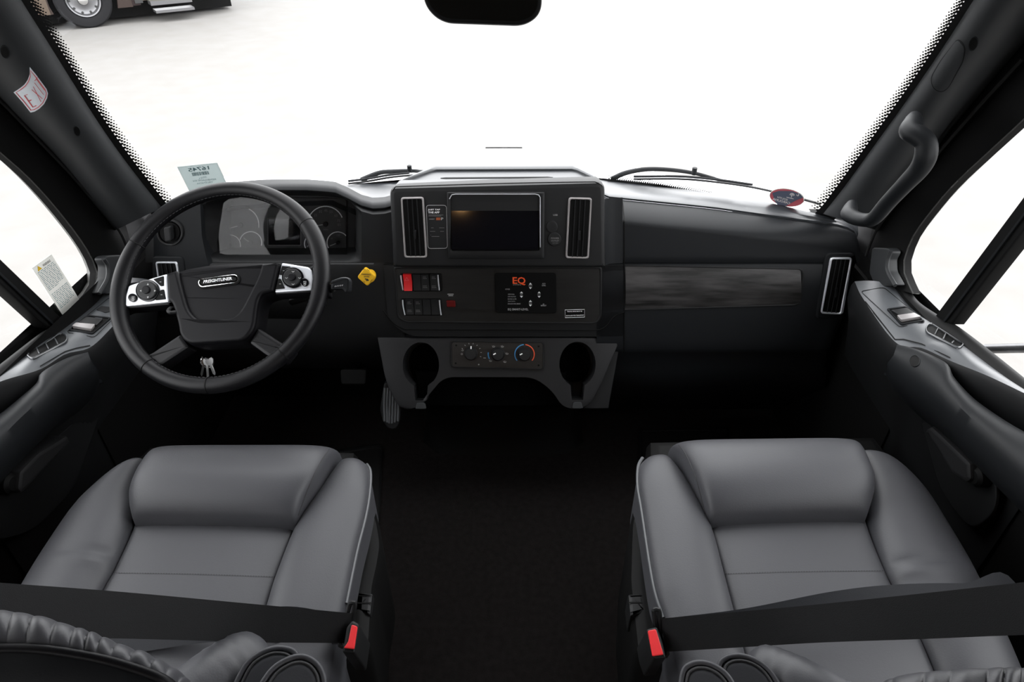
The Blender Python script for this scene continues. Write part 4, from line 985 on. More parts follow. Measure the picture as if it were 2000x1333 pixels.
# column with shroud
sc_ = thing('steering_column', 'black steering column shroud behind the steering wheel', 'steering column', tuple(WC-WN*0.3))
m = MB(); cdir = (V((-0.585, 1.75, 0.50))-WC).normalized(); s0 = WC-WN*0.05
m.tube(cr([s0, s0+cdir*0.12, s0+cdir*0.5], 16), [0.05+0.02*min(1, i/4) for i in range(16)], 24, 0, True, 0.8); m.build('shroud', black, sc_)
m = MB(); m.tube(cr([D(372, 612, 1.36), D(350, 610, 1.34), D(331, 611, 1.33), D(333, 603, 1.34), D(360, 601, 1.36)], 20), 0.004, 8); m.build('tilt_lever', plastic_dk, sc_)
sk = thing('column_stalk', 'black multifunction stalk sticking out right of the steering wheel', 'stalk', tuple(D(650, 565, 1.34)))
m = MB(); st_p = Pl(D(660, 560, 1.33), (0.05, -0.85, 0.55))
m.tube(cr([D(570, 590, 1.42), D(620, 575, 1.38), D(650, 563, 1.345)], 10), 0.008, 10); m.build('shaft', black, sk)
m = MB(); m.prism(st_p, rpoly([(646, 549), (668, 541.5), (680, 542), (685, 549), (684, 572), (674, 573), (670, 566), (646, 567)], [3, 6, 5, 4, 5, 3, 3, 3], 4), -0.016, 0.004, 0.005); hd = m.build('handle', plastic, sk)
m = MB(); line(m, st_p, [(646, 554.5), (657, 551), (671, 546.5), (681, 546)], 1.4, 0.0044); line(m, st_p, [(680, 546), (681, 571)], 1.0, 0.0044); m.build('handle_groove', black, hd)
m = MB()
for x in (655, 658.5, 662, 665.5, 669): line(m, st_p, [(x, 561-(x-655)*0.15), (x+1.6, 558.5-(x-655)*0.15)], 1.3, 0.0046)
m.build('symbols', grey_print, hd, kind='stuff')
kb = thing('key_bunch', 'small bunch of metal keys hanging from the ignition below the wheel hub', 'keys', tuple(D(405, 735, 1.4)))
m = MB(); c = D(406, 706, 1.37); m.tube([c+V((math.cos(a)*0.013, -0.005, math.sin(a)*0.012)) for a in [2*math.pi*k/20 for k in range(21)]], 0.0012, 6); m.build('key_ring', chrome, kb)
for i, (x, y, a, L) in enumerate(((398, 712, 1.75, 24), (405, 714, 1.5, 26), (412, 713, 1.2, 22))):
    KPl = Pl(D(x, y, 1.365-i*0.004), (0.3-0.3*i, -0.8, 0.5)); ux, uy = math.cos(a), math.sin(a)
    pts = [(x-uy*w_+ux*l, y+ux*w_+uy*l) for l, w_ in ((-12, 3), (-14, 6), (-9, 8), (-2, 6), (1, 2.5), (L-4, 2.5), (L, 0), (L-4, -2), (1, -2), (-2, -6), (-9, -8), (-14, -6), (-12, -3))]
    m = MB(); m.prism(KPl, pts, -0.001, 0.001, 0.0003); m.build('key', mat('dull_key_metal', (0.2, 0.2, 0.2), 0.35, metal=0.8) if 'dull_key_metal' not in MATS else MATS['dull_key_metal'], kb)

# pedal
ap = thing('accelerator_pedal', 'black ribbed accelerator pedal left of the centre console', 'pedal', (-0.32, 1.75, 0.0))
AP = Pl(D(765, 790, 1.92), (0.1, -0.9, 0.45))
pp = rpoly([(750, 748), (780, 748), (785, 775), (780, 830), (770, 841), (757, 838), (747, 822), (742, 800)], [5, 5, 5, 10, 6, 6, 6, 6], 4)
m = MB(); m.prism(AP, pp, -0.03, 0.0, 0.004); m.build('plate', plastic_dk, ap)
for k in range(6):
    x = 749+k*5.6
    m = MB(); m.tube([AP(x+2.5, 758, 0.0), AP(x+1, 790, 0.002), AP(x-0.5+ (2 if k < 2 else 0), 828-abs(k-2.5)*2, 0.0)], 0.0034, 6); m.build('rubber_rib', ledge_m, ap)
m = MB(); m.tube([AP(765, 800, -0.03), V((-0.33, 1.86, 0.05))], 0.012, 8); m.build('arm', black, ap)
bp_ = thing('brake_pedal', 'dark brake pedal in the driver footwell left of the accelerator', 'pedal', (-0.5, 1.75, 0.2))
BP = Pl(D(690, 735, 1.95), (0, -0.85, 0.5))
m = MB(); m.prism(BP, rpoly([(664, 722), (716, 722), (714, 752), (666, 752)], 6, 4), -0.02, 0, 0.004); m.build('plate', black, bp_)
m = MB(); m.tube([BP(690, 730, -0.02), V((-0.47, 1.86, 0.2))], 0.012, 8); m.build('arm', black, bp_)
# floor: carpet seam, seat wells
fl = MB(); FZ = Pl((0, 0, 0.0), (0, 0, 1))
for i, (pts, lab) in enumerate((([(640, 884), (740, 868), (748, 872), (742, 1000), (735, 1080), (640, 1080)], 'black rubber floor plate inboard of the driver seat'), ([(1248, 842), (1420, 840), (1420, 900), (1250, 900)], 'black rubber floor plate ahead of the passenger seat'))):
    m = MB(); m.prism(FZ, rpoly(pts, 5, 3), 0.0, 0.006, 0.003); t = thing('floor_plate', lab, 'floor plate', tuple(FZ(*pts[0]))); m.build('plate', rubber, t)
    m = MB(); rp = [tuple(np.array(q)*0.93+np.mean(pts, 0)*0.07) for q in pts]; m.frame(Pl((0, 0, 0.006), (0, 0, 1)), rpoly(pts, 4, 3), rpoly(rp, 4, 3), 0.0, 0.004); m.build('raised_rim', plastic_dk, t)

# ================================================================ SEATS
def zr(pts, z): return [onZ(p[0], p[1], z if not isinstance(z, (list, tuple)) else z[i]) for i, p in enumerate(pts)]
UP = V((0, 0, 1))
def seat(name, label, d, s):
    c = onZ(*d['mid'], 0.0); t = thing(name, label, 'seat', (c.x, c.y, 0.0))
    zs = 0.60
    # base: pedestal, shell
    x0, x1 = d['bx']
    m = MB(); m.prism(Pl((0, 0, 0.44), UP), [(px, py) for px, py in d['shell']], -0.10, 0.04, 0.03); m.build('seat_pan', black, t)
    m = MB(); m.box((x0+0.08, d['by'][0]+0.05, 0.0), (x1-0.08, d['by'][1]-0.1, 0.40)); m.build('pedestal', black, t)
    # cushions
    L, R = zr(d['cL'], zs-0.008), zr(d['cR'], zs-0.008)
    m = MB(); m.cushion(L, R, 0.014, 0.12, 50, 16, UP, 3, 8); cs = m.build('seat_cushion', leather, t, ang=60)
    SCu = Surf(m)
    m = MB(); L2 = zr(d['lbL'], d['lbLz']); R2 = zr(d['lbR'], d['lbRz'])
    m.cushion(L2, R2, d['lbb'], 0.14, 60, 22, UP, 2.3, 5, ruche=d.get('wrl')); m.build('side_bolster', leather, t, ang=60)
    m = MB(); L3 = zr(d['rbL'], d['rbLz']); R3 = zr(d['rbR'], d['rbRz'])
    m.cushion(L3, R3, d['rbb'], 0.14, 60, 22, UP, 2.3, 5, ruche=d.get('wrr')); m.build('side_bolster', leather, t, ang=60)
    # thigh support pillow
    m = MB(); Lp = zr(d['pL'], d['pz']); Rp = zr(d['pR'], d['pz'])
    m.cushion(Lp, Rp, 0.07, 0.10, 46, 34, UP, 6.5, 2.4); pl = m.build('front_pillow', leather, t, ang=60); SPi = Surf(m)
    for q in d['pseam']:
        m = MB(); m.tube([SPi(x, y, 0.0003) for x, y in offpath(q, 0, 24)], 0.0012, 5); m.build('seam', stitch_m, pl)
    # piping
    for q, z in d['pipe']:
        P = [onZ(x, y, z) for x, y in q]; m = MB(); m.tube(cr(P, 60), 0.0036, 8); m.build('piping', piping_m, t)
    # stitch row
    m = MB(); (ax, ay), (bx, by) = d['st']; n = 62
    for i in range(n):
        u0, u1 = i/n, (i+0.6)/n
        line(m, SCu, [(ax+(bx-ax)*u0, ay+(by-ay)*u0-1.5*math.sin(math.pi*u0)), (ax+(bx-ax)*u1, ay+(by-ay)*u1-1.5*math.sin(math.pi*u1))], 1.5, 0.0008)
    m.build('stitch_row', stitch_m, cs, kind='stuff')
    # side shield and recline lever
    SH = d['shield']; m = MB(); m.prism(Pl((0, 0, 0.50), UP), rpoly(SH, 14, 5), -0.22, 0.03, 0.02); sh = m.build('side_shield', black, t)
    lv = d['lever']; m = MB(); LP = Pl((0, 0, 0.53), UP); m.prism(LP, rpoly(lv, 4, 4), -0.05, 0.0, 0.006); l_ = m.build('recline_lever', plastic_dk, t)
    ym = (lv[0][1]+lv[2][1])/2
    m = MB(); line(m, LP, [(lv[0][0]+2, ym), (lv[1][0]-2, ym)], 2.5, 0.0008); line(m, LP, [(lv[0][0]+2, ym-14), (lv[1][0]-2, ym-14)], 1.5, 0.0008); m.build('lever_groove', black, l_, kind='stuff')
    # backrest
    A = [D(x, y, z) for x, y, z in d['bkA']]; B = [D(x, y, z) for x, y, z in d['bkB']]
    bup = V((0, 0.35, 0.94)).normalized()
    def ru(u, v): return (0.0048+0.0012*math.sin(v*37))*abs(math.sin(v*math.pi*d['nr']+0.9*math.sin(v*11)+0.5*math.sin(v*23)+0.7*u))**0.55*(0.4+0.6*math.sin(math.pi*u)) - 0.002
    m = MB(); m.cushion(A, B, d.get('bkh', 0.012), 0.42, 220, 14, bup, 2.2, 10, ruche=ru, dropdir=V((0, 0.10, -0.99))); bk = m.build('backrest', leather, t, ang=70)
    Bf = cr(B, 40); m = MB(); m.grid([[p+bup*0.004 for p in Bf], [p+V((0, -0.03, -0.01)) for p in Bf], [p+V((0, -0.045, -0.10)) for p in Bf], [p+V((0, -0.03, -0.45)) for p in Bf]]); m.build('back_panel', plastic, t, ang=60)
    m = MB(); m.tube([p+bup*0.003 for p in Bf], 0.0042, 12); m.build('back_piping', hubm, bk)
    # folded armrest: padded roll with piped end disc
    ra = d['arm']; P = [D(*q) for q in ra['path']]; m = MB(); pts = cr(P, 30); n = len(pts)
    rad = [ra['r']*math.sqrt(max(0.02, 1-((1-i/ra['cap'])**2 if i < ra['cap'] else 0))) for i in range(n)]
    rad = [r_*(1+0.018*math.sin(i*2.1)*(1 if i < 14 else 0.2)) for i, r_ in enumerate(rad)]
    m.tube(pts, rad, 28, 0, True, 0.9)
    m.build('armrest', leather, t, ang=60)
    for ol, dp in ra['ends']:
        pc = D(ol[2][0], ol[2][1], dp); PE = Pl(pc, (C0-pc).normalized()+V((0, 0.0, 0.5)))
        m = MB(); m.prism(PE, rpoly(ol, 8, 3), -0.035, 0.006, 0.010); e_ = m.build('armrest_end', arm_m, t, ang=60)
        m = MB(); k = len(ol)-2; m.tube(cr([PE(x, y, 0.003) for x, y in ol[:k]], 40), 0.0034, 10); m.build('armrest_piping', leather, e_)
        m = MB(); c_ = np.mean(np.array(ol[:k]), 0); m.tube(cr([PE(x*0.8+c_[0]*0.2, y*0.8+(c_[1]+26)*0.2, 0.0055) for x, y in ol[:k]], 40), 0.0016, 8); m.build('stitch_seam', stitch_m, e_)
    return t
import functools
wr_ = lambda side, v0: (lambda u, v: 0.005*math.exp(-((v-v0)/0.018)**2)*(-1)*max(0, (u if side > 0 else 1-u)) + 0.004*math.exp(-((v-v0-0.03)/0.02)**2)*max(0, (u if side > 0 else 1-u)))
rs = dict(mid=(1560, 1100), bx=(0.27, 0.88), by=(0.45, 1.05), shell=[(1262, 1060), (1262, 880), (1700, 870), (1800, 1000), (1900, 1200), (1300, 1200)],
    cL=[(1386, 1024), (1394, 1060), (1412, 1124), (1430, 1195), (1450, 1275), (1475, 1380)], cR=[(1689, 1016), (1704, 1060), (1727, 1116), (1748, 1160), (1798, 1252), (1850, 1380)],
    lbL=[(1262, 902), (1247, 918), (1246, 950), (1254, 1000), (1276, 1140), (1297, 1210), (1320, 1300), (1340, 1380)], lbLz=[0.59, 0.595, .6, .6, .6, .6, .6, .6],
    lbR=[(1302, 896), (1318, 912), (1345, 950), (1386, 1026), (1414, 1126), (1432, 1195), (1452, 1275), (1478, 1380)], lbRz=0.592, lbb=0.032,
    rbL=[(1660, 892), (1672, 910), (1688, 960), (1690, 1018), (1726, 1116), (1748, 1160), (1797, 1252), (1850, 1380)], rbLz=0.592,
    rbR=[(1700, 892), (1742, 905), (1785, 940), (1822, 985), (1880, 1080), (1912, 1140), (1960, 1240), (2020, 1380)], rbRz=0.598, rbb=0.036,
    wrr=wr_(-1, 0.56), wrl=None,
    pL=[(1305, 885), (1318, 905), (1345, 950), (1370, 1000), (1386, 1030)], pR=[(1660, 880), (1672, 900), (1688, 940), (1697, 975), (1688, 1022)], pz=[0.575, 0.592, 0.60, 0.60, 0.60],
    pseam=[[(1322, 866), (1338, 885), (1358, 930), (1368, 965), (1378, 1005)]],
    pipe=[([(1255, 895), (1247, 912), (1246, 950), (1254, 1000), (1276, 1140), (1296, 1208)], 0.604), ([(1735, 895), (1785, 938), (1822, 984), (1880, 1080)], 0.602)],
    st=((1411, 1122), (1727, 1116)),
    shield=[(1240, 985), (1228, 1040), (1224, 1150), (1238, 1290), (1300, 1320), (1330, 1300), (1290, 1100), (1262, 950)],
    lever=[(1226, 1160), (1256, 1158), (1264, 1196), (1230, 1205)],
    bkA=[(1716, 1340, 0.62), (1760, 1325, 0.615), (1825, 1317, 0.61), (1912, 1312, 0.605), (2000, 1310, 0.60), (2150, 1312, 0.60)], bkB=[(1700, 1440, 0.58), (1750, 1425, 0.57), (1825, 1415, 0.57), (1912, 1410, 0.57), (2000, 1408, 0.57), (2160, 1410, 0.57)], nr=9,
    arm=dict(path=[(1455, 1300, 0.90), (1500, 1315, 0.88), (1580, 1350, 0.84), (1700, 1420, 0.80)], r=0.036, cap=6,
        ends=[([(1403, 1310), (1408, 1294), (1425, 1284), (1450, 1283), (1480, 1294), (1505, 1316), (1532, 1360), (1540, 1440), (1400, 1440)], 0.86), ([(1328, 1360), (1334, 1315), (1348, 1300), (1370, 1296), (1395, 1303), (1420, 1322), (1442, 1360), (1450, 1440), (1325, 1440)], 0.81)]))
ls = dict(mid=(420, 1100), bx=(-0.86, -0.25), by=(0.45, 1.05), shell=[(700, 1060), (700, 900), (300, 890), (180, 1000), (80, 1200), (650, 1200)],
    cR=[(578, 1030), (566, 1060), (541, 1128), (524, 1182), (505, 1250), (480, 1380)], cL=[(264, 1026), (250, 1060), (222, 1120), (204, 1151), (150, 1260), (95, 1380)],
    rbR=[(706, 906), (722, 922), (722, 960), (714, 1010), (697, 1078), (676, 1182), (655, 1275), (635, 1380)], rbRz=[0.59, 0.595, .6, .6, .6, .6, .6, .6],
    rbL=[(668, 905), (652, 925), (625, 965), (580, 1030), (540, 1128), (523, 1182), (503, 1250), (478, 1380)], rbLz=0.592, rbb=0.032,
    lbR=[(294, 905), (284, 930), (266, 975), (264, 1024), (223, 1120), (205, 1152), (152, 1260), (97, 1380)], lbRz=0.592,
    lbL=[(262, 908), (225, 928), (180, 964), (140, 1004), (85, 1084), (45, 1150), (-10, 1250), (-70, 1380)], lbLz=0.598, lbb=0.036,
    wrl=wr_(1, 0.5), wrr=None,
    pL=[(312, 895), (298, 920), (276, 960), (264, 994), (264, 1028)], pR=[(668, 895), (655, 915), (628, 960), (600, 1000), (578, 1034)], pz=[0.575, 0.592, 0.60, 0.60, 0.60],
    pseam=[[(643, 878), (628, 900), (606, 945), (590, 985), (582, 1008)]],
    pipe=[([(716, 908), (723, 922), (722, 960), (714, 1010), (697, 1078), (676, 1180)], 0.604), ([(262, 908), (225, 928), (180, 964), (140, 1004)], 0.602)],
    st=((221, 1120), (540, 1128)),
    shield=[(728, 985), (744, 1040), (750, 1080), (744, 1120), (735, 1160), (728, 1290), (660, 1320), (650, 1300), (680, 1100), (705, 950)],
    lever=[(694, 1156), (729, 1158), (724, 1202), (690, 1196)],
    bkA=[(-150, 1200, 0.60), (0, 1200, 0.60), (80, 1213, 0.60), (160, 1238, 0.60), (250, 1275, 0.605), (330, 1310, 0.61), (378, 1345, 0.62), (400, 1390, 0.63)], bkB=[(-160, 1280, 0.56), (0, 1273, 0.565), (90, 1276, 0.566), (190, 1292, 0.57), (260, 1311, 0.575), (320, 1334, 0.58), (350, 1362, 0.59), (375, 1410, 0.6)], nr=17,
    arm=dict(path=[(505, 1285, 0.92), (470, 1300, 0.89), (410, 1340, 0.85), (320, 1420, 0.80)], r=0.044, cap=6,
        ends=[([(580, 1292), (577, 1277), (562, 1269), (535, 1268), (505, 1280), (480, 1302), (455, 1350), (445, 1440), (585, 1440)], 0.86), ([(636, 1360), (630, 1318), (614, 1294), (590, 1284), (562, 1290), (530, 1312), (498, 1360), (490, 1440), (640, 1440)], 0.81)]))
seat_l = seat('captain_chair', 'grey leather driver seat behind the steering wheel', ls, -1)
seat_r = seat('captain_chair', 'grey leather passenger seat on the right side of the cab', rs, 1)

# seat belts and buckles
def belt(name, label, top, bot, top2, bot2, tongue):
    t = thing(name, label, 'seat belt', tuple(D(*top[0])))
    def strip(a, b, nm, mt, n=60):
        m = MB(); A = cr([D(*q) if not isinstance(q, V) else q for q in a], n); B = cr([D(*q) if not isinstance(q, V) else q for q in b], n); r0 = []; r1 = []
        for p, q in zip(A, B):
            d = (C0-p).normalized(); r0.append([p.lerp(q, k/8)+d*0.0012 for k in range(9)]); r1.append([p.lerp(q, k/8)-d*0.0008 for k in range(9)])
        m.grid(r0); m.grid(r1); m.grid([[x[0] for x in r0], [x[0] for x in r1]]); m.grid([[x[-1] for x in r0], [x[-1] for x in r1]]); return m.build(nm, mt, t)
    strip(top, bot, 'shoulder_strap', belt_m); strip(top2, bot2, 'lap_strap', belt_m2)
    m = MB(); pts = [D(x, y, 1.03) for x, y in tongue]; m.tube(cr(pts+[pts[0]], 40), 0.0038, 8); m.build('tongue_loop', plastic_dk, t)
    return t
belt('driver_belt', 'black belt stretched across the driver seat to its red buckle', [(692, 1199, 1.03), (500, 1181, 0.94), (240, 1157, 0.80), (0, 1139, 0.68), (-300, 1118, 0.56), V((-0.98, 0.13, 1.46))], [(672, 1257, 1.02), (500, 1255, 0.93), (240, 1248, 0.78), (0, 1246, 0.66), (-300, 1250, 0.54), V((-0.98, 0.08, 1.44))],
     [(684, 1208, 1.045), (560, 1185, 1.03), (400, 1205, 1.04), (250, 1215, 1.06), (60, 1225, 1.09), V((-0.93, 0.42, 0.42))], [(668, 1260, 1.035), (520, 1256, 1.02), (400, 1256, 1.02), (180, 1290, 1.03), (20, 1310, 1.06), V((-0.93, 0.37, 0.42))], [(683, 1180), (693, 1180), (686, 1215), (679, 1256), (664, 1260), (672, 1225)])
belt('passenger_belt', 'black belt stretched across the passenger seat to its red buckle', [(1290, 1209, 1.03), (1450, 1195, 0.96), (1600, 1181, 0.88), (1800, 1160, 0.77), (2000, 1138, 0.66), (2300, 1105, 0.54), V((0.90, 0.13, 1.46))], [(1300, 1274, 1.02), (1450, 1265, 0.95), (1600, 1256, 0.87), (1800, 1249, 0.76), (2000, 1241, 0.65), (2300, 1235, 0.53), V((0.90, 0.08, 1.44))],
     [(1296, 1209, 1.045), (1450, 1190, 1.03), (1620, 1157, 1.03), (1740, 1143, 1.04), (1880, 1140, 1.06), (1990, 1150, 1.08), V((0.89, 0.42, 0.42))], [(1306, 1270, 1.035), (1450, 1240, 1.02), (1640, 1200, 1.02), (1760, 1180, 1.03), (1890, 1175, 1.05), (2000, 1190, 1.07), V((0.89, 0.37, 0.42))], [(1277, 1193), (1287, 1193), (1291, 1230), (1303, 1276), (1290, 1278), (1282, 1235)])
def buckle(label, shell_, btn):
    PBk = Pl(D(*shell_[0], 1.015), (0, -0.25, 0.97)); t = thing('belt_buckle', label, 'buckle', tuple(PBk(*shell_[0], -0.1)))
    m = MB(); m.prism(PBk, rpoly(shell_, 5, 4), -0.10, 0.0, 0.004); m.build('casing', bezel_m, t)
    m = MB(); m.prism(PBk, rpoly(btn, 3, 4), -0.001, 0.002, 0.0012); m.build('release_button', red_bk, t, label='red release button')
buckle('belt buckle with bright red button beside the driver seat', [(688, 1211), (702, 1219), (693, 1277), (668, 1275), (676, 1225)], [(687, 1221), (698.5, 1225), (692, 1269), (671.5, 1267), (680, 1255)])
buckle('belt buckle with bright red button beside the passenger seat', [(1262, 1229), (1284, 1224), (1302, 1286), (1278, 1289), (1268, 1262)], [(1265, 1233), (1281, 1230), (1296, 1280), (1274, 1283)])

# ================================================================ SMALL THINGS INSIDE
gh = thing('grab_handle', 'grey curved grab handle on the passenger side windscreen pillar', 'handle', tuple(D(1664, 415, 1.55)))
hp = [(1787, 226, 1.30), (1784, 240, 1.27), (1779, 257, 1.25), (1793, 265, 1.24), (1808, 280, 1.235), (1808, 305, 1.24), (1796, 330, 1.26), (1770, 358, 1.29), (1735, 395, 1.34), (1712, 422, 1.375), (1698, 430, 1.40), (1676, 428, 1.43), (1660, 420, 1.46), (1660, 410, 1.49), (1664, 398, 1.52)]
m = MB(); P = cr([D(*q) for q in hp], 90); rad = []
for i in range(90):
    u = i/89; rad.append(np.interp(u, [0, 0.06, 0.14, 0.3, 0.45, 0.75, 0.86, 0.94, 1], [0.011, 0.016, 0.020, 0.0215, 0.0185, 0.0165, 0.018, 0.015, 0.011]))
m.tube(P, [float(x) for x in rad], 20, 0, True, 0.85); m.build('grip', plastic, gh)
# rear view mirror
mi = thing('rear_view_mirror', 'black framed interior mirror hanging in front of the windscreen', 'mirror', tuple(D(940, 0, 1.3)))
MP = Pl(D(940, 20, 1.28), (0.02, -0.96, 0.20))
mo = rpoly([(824, -95), (1060, -95), (1058, 26), (1026, 51), (862, 45), (827, 10)], [30, 30, 24, 24, 24, 26], 8)
m = MB(); m.prism(MP, mo, -0.025, 0.002, 0.006); m.build('housing', black, mi)
m = MB(); mg = rpoly([(832, -88), (1052, -88), (1049, 24), (1020, 42), (866, 36), (836, 8)], [26, 26, 20, 20, 20, 22], 8); m.prism(MP, mg, 0.0022, 0.003); m.build('mirror_glass', mat('mirror_glass', (0.12, 0.125, 0.125), 0.02, metal=1.0), mi)
m = MB(); m.tube([MP(940, -20, -0.02), MP(940, -90, -0.07), V((0.0, 1.45, 1.62))], 0.012, 10); m.build('stem', black, mi)

# wipers outside the glass
def wiper(label, arm, blade, nub, joints):
    t = thing('windscreen_wiper', label, 'wiper', tuple(GL(arm[0][0], arm[0][1], -0.03)))
    m = MB(); m.tube(cr([GR(x, y, h) for x, y, h in arm], 40), [0.008-0.004*i/39 for i in range(40)], 8); m.build('arm', plastic, t)
    m = MB(); m.tube(cr([GR(x, y, h) for x, y, h in blade], 50), 0.0045, 8, 0, True, 0.6); m.build('blade', plastic_dk, t)
    m = MB(); m.tube(cr([GR(x, y-5, h+0.004) for x, y, h in blade[0:4]], 30), 0.0035, 6); m.build('blade_bridge', plastic, t)
    for x, y, h in nub: m = MB(); m.lathe(GR(x, y, h-0.002), V((0, 0, 1)), [(0, 0.012), (0.007, 0.012), (0.007, -0.008)], 10); m.build('clip', plastic, t)
wiper('passenger side wiper with long arm outside the windscreen', [(1195, 350, 0.03), (1222, 338, 0.05), (1262, 331, 0.06), (1310, 332, 0.06), (1358, 339, 0.05), (1410, 353, 0.035), (1440, 358, 0.03)], [(1238, 350, 0.006), (1330, 350, 0.008), (1400, 356, 0.008), (1470, 366, 0.008), (1540, 382, 0.008), (1603, 399, 0.008)], [(1356, 336, 0.05)], [])
wiper('driver side wiper mostly hidden behind the dash tray', [(705, 352, 0.03), (740, 338, 0.045), (770, 335, 0.05), (800, 334, 0.05), (830, 336, 0.04), (900, 344, 0.04)], [(680, 359, 0.006), (720, 354, 0.008), (760, 347, 0.008), (800, 343, 0.008), (880, 340, 0.008)], [(800, 331, 0.045)], [])

# stickers
def sticker(name, label, S, outline, mt, h=0.0008, h0=0.0003):
    P = S(*outline[0]); t = thing(name, label, 'sticker', tuple(P)); m = MB(); m.drape(S, outline, h); m.build('sheet', mt, t, smooth=False); return t
SG = GL
t = sticker('stock_label', 'pale green mirrored label with number 16745 low on the left of the windscreen', SG, [(346, 326), (424, 318), (440, 352), (449, 372), (371, 376)], green_l, 0.0016, 0.0008)
def tx(o, quadf, rows, S, mt, h, nm='lettering', **k):
    m = MB()
    for s_, q, b in rows: put_text(m, S, s_, q, h, bold=b, **k)
    return m.build(nm, mt, o, kind='stuff')
ink_g = mat('label_ink', (0.10, 0.17, 0.18), 0.6)
m = MB(); put_text(m, SG, '16745', [(368, 334.5), (408.5, 329.5), (406.5, 322), (366, 327)], 0.003, mirror=True, bold=True)
for s_, y0, x0, x1 in (('2021', 344.5, 389, 403.5), ('RENEGADE RV', 349.5, 376, 421.5), ('VALENCIA', 354.5, 384, 416)):
    put_text(m, SG, s_, [(x0, y0+3.2+1.2), (x1, y0+3.2-2.6), (x1-1, y0-2.6), (x0-1, y0+1.2)], 0.003, mirror=True)
m.build('lettering', ink_g, t, kind='stuff')
m = MB(); rnd = random.Random(3); x = 375.0
while x < 408:
    w_ = rnd.choice([0.8, 1.2, 1.8]); yb = 342.5-(x-375)*0.11; line(m, SG, [(x-1.3, yb-6.5), (x+1.3, yb)], w_, 0.003); x += w_+rnd.choice([0.7, 1.1])
m.build('barcode', ink_g, t, kind='stuff')
# oval souvenir sticker
cx, cy = 1537, 385.5
def ov(rx, ry): 
    a = 0.16; return [(cx+rx*math.cos(b)*math.cos(a)-ry*math.sin(b)*math.sin(a), cy+rx*math.cos(b)*math.sin(a)+ry*math.sin(b)*math.cos(a)) for b in [2*math.pi*k/40 for k in range(40)]]
t = sticker('oval_sticker', 'oval red and blue palm tree sticker with mirrored lettering on the windscreen', SG, ov(34.5, 17.5), paper, 0.0012, 0.0006)
m = MB(); m.drape(SG, ov(33, 16.3), 0.0018); m.build('red_field', label_mat('sticker_red', (0.55, 0.13, 0.16), 0.35), t, smooth=False)
m = MB(); m.drape(SG, [(1509, 376), (1522, 372), (1548, 372.5), (1563, 378), (1569, 385), (1556, 390), (1534, 402), (1520, 400), (1514, 392)], 0.0024); m.build('blue_field', label_mat('sticker_blue', (0.16, 0.19, 0.26), 0.35), t, smooth=False)
m = MB(); put_text(m, SG, 'SOUTH', [(1519, 385), (1539, 391), (1539.5, 387), (1519.5, 381.5)], 0.0034, mirror=True, bold=True); put_text(m, SG, 'CAROLINA', [(1509, 388.5), (1543.5, 398), (1544.5, 393.5), (1511, 384.5)], 0.0034, mirror=True, bold=True); m.build('lettering', white, t, kind='stuff')
m = MB(); line(m, SG, [(1546.5, 384), (1548, 378)], 1.2, 0.0034); line(m, SG, [(1543.5, 379), (1545.5, 376.6), (1548, 376), (1551, 377.3), (1552.5, 380)], 1.5, 0.0034); line(m, SG, [(1545, 380.5), (1548, 377.5), (1551, 381)], 1.2, 0.0034); line(m, SG, circle(1559, 378.8, 2.0, 2.0, 12, -60, 200), 1.3, 0.0034); line(m, SG, [(1537, 383.5), (1551, 387)], 1.2, 0.0034); m.build('palm_and_moon', white, t, kind='stuff')
# exit sticker on the driver pillar
eo = [(58, 131), (68, 143), (80, 159), (91, 174), (93.5, 182), (92, 191), (86, 203), (77, 212), (68, 217.5), (60, 219.5), (44, 199), (27, 180), (38, 173), (48, 165), (54, 156), (58, 145)]
t = sticker('exit_sticker', 'white EXIT sticker with red letters on the driver side windscreen pillar', SL, eo, mat('sticker_white', (0.62, 0.66, 0.7), 0.5))
c = np.mean(eo, 0)
m = MB(); line(m, SL, [tuple(np.array(q)*0.88+c*0.12) for q in eo], 1.3, 0.0016, 0, True); m.build('red_border', red_p, t)
m = MB(); line(m, SL, [(54, 183.5), (48, 185.5), (64.5, 208.5), (71.5, 205)], 1.6, 0.0016); line(m, SL, [(56.5, 196.5), (62, 194)], 1.5, 0.0016); line(m, SL, [(62, 174), (83, 192)], 1.0, 0.0016); line(m, SL, [(65, 168), (80, 198)], 1.0, 0.0016)
line(m, SL, [(67, 160.5), (85, 184)], 0.9, 0.0016); line(m, SL, [(71, 154), (87, 176)], 0.9, 0.0016); line(m, SL, [(67.5, 157), (73, 150)], 1.1, 0.0016); m.build('letters', red_p, t, kind='stuff')
# warning label on the driver side glass
GLs = Pl((XL-0.045+0.001, 0, 0), (1, 0, 0))
wo_ = [(62.5, 524), (100, 497.5), (155, 586), (121.5, 615)]
t = sticker('warning_label', 'long white warning label with yellow triangle on the driver side window', GLs, wo_, paper)
def uvq(u, v):
    a = np.array(wo_[0])*(1-u)*(1-v)+np.array(wo_[1])*u*(1-v)+np.array(wo_[2])*u*v+np.array(wo_[3])*(1-u)*v; return tuple(a)
m = MB(); m.prism(GLs, [uvq(0.12, 0.11), uvq(0.34, 0.105), uvq(0.23, 0.02)], 0.001, 0.0014); m.build('triangle', mat('warn_yellow', (0.65, 0.42, 0.03), 0.5), t)
m = MB(); put_text(m, GLs, 'WARNING', [uvq(0.42, 0.10), uvq(0.82, 0.10), uvq(0.82, 0.05), uvq(0.42, 0.05)], 0.0013, bold=True); m.build('heading', ink, t, kind='stuff')
m = MB(); rnd = random.Random(5)
for r in range(27):
    v = 0.13+r*0.029
    if r in (14, 15): continue
    u = 0.07
    end = 0.93 if r not in (13, 26) else 0.6
    while u < end:
        L = rnd.uniform(0.05, 0.16); line(m, GLs, [uvq(u, v), uvq(min(u+L, end), v)], 1.3, 0.0012); u += L+0.035
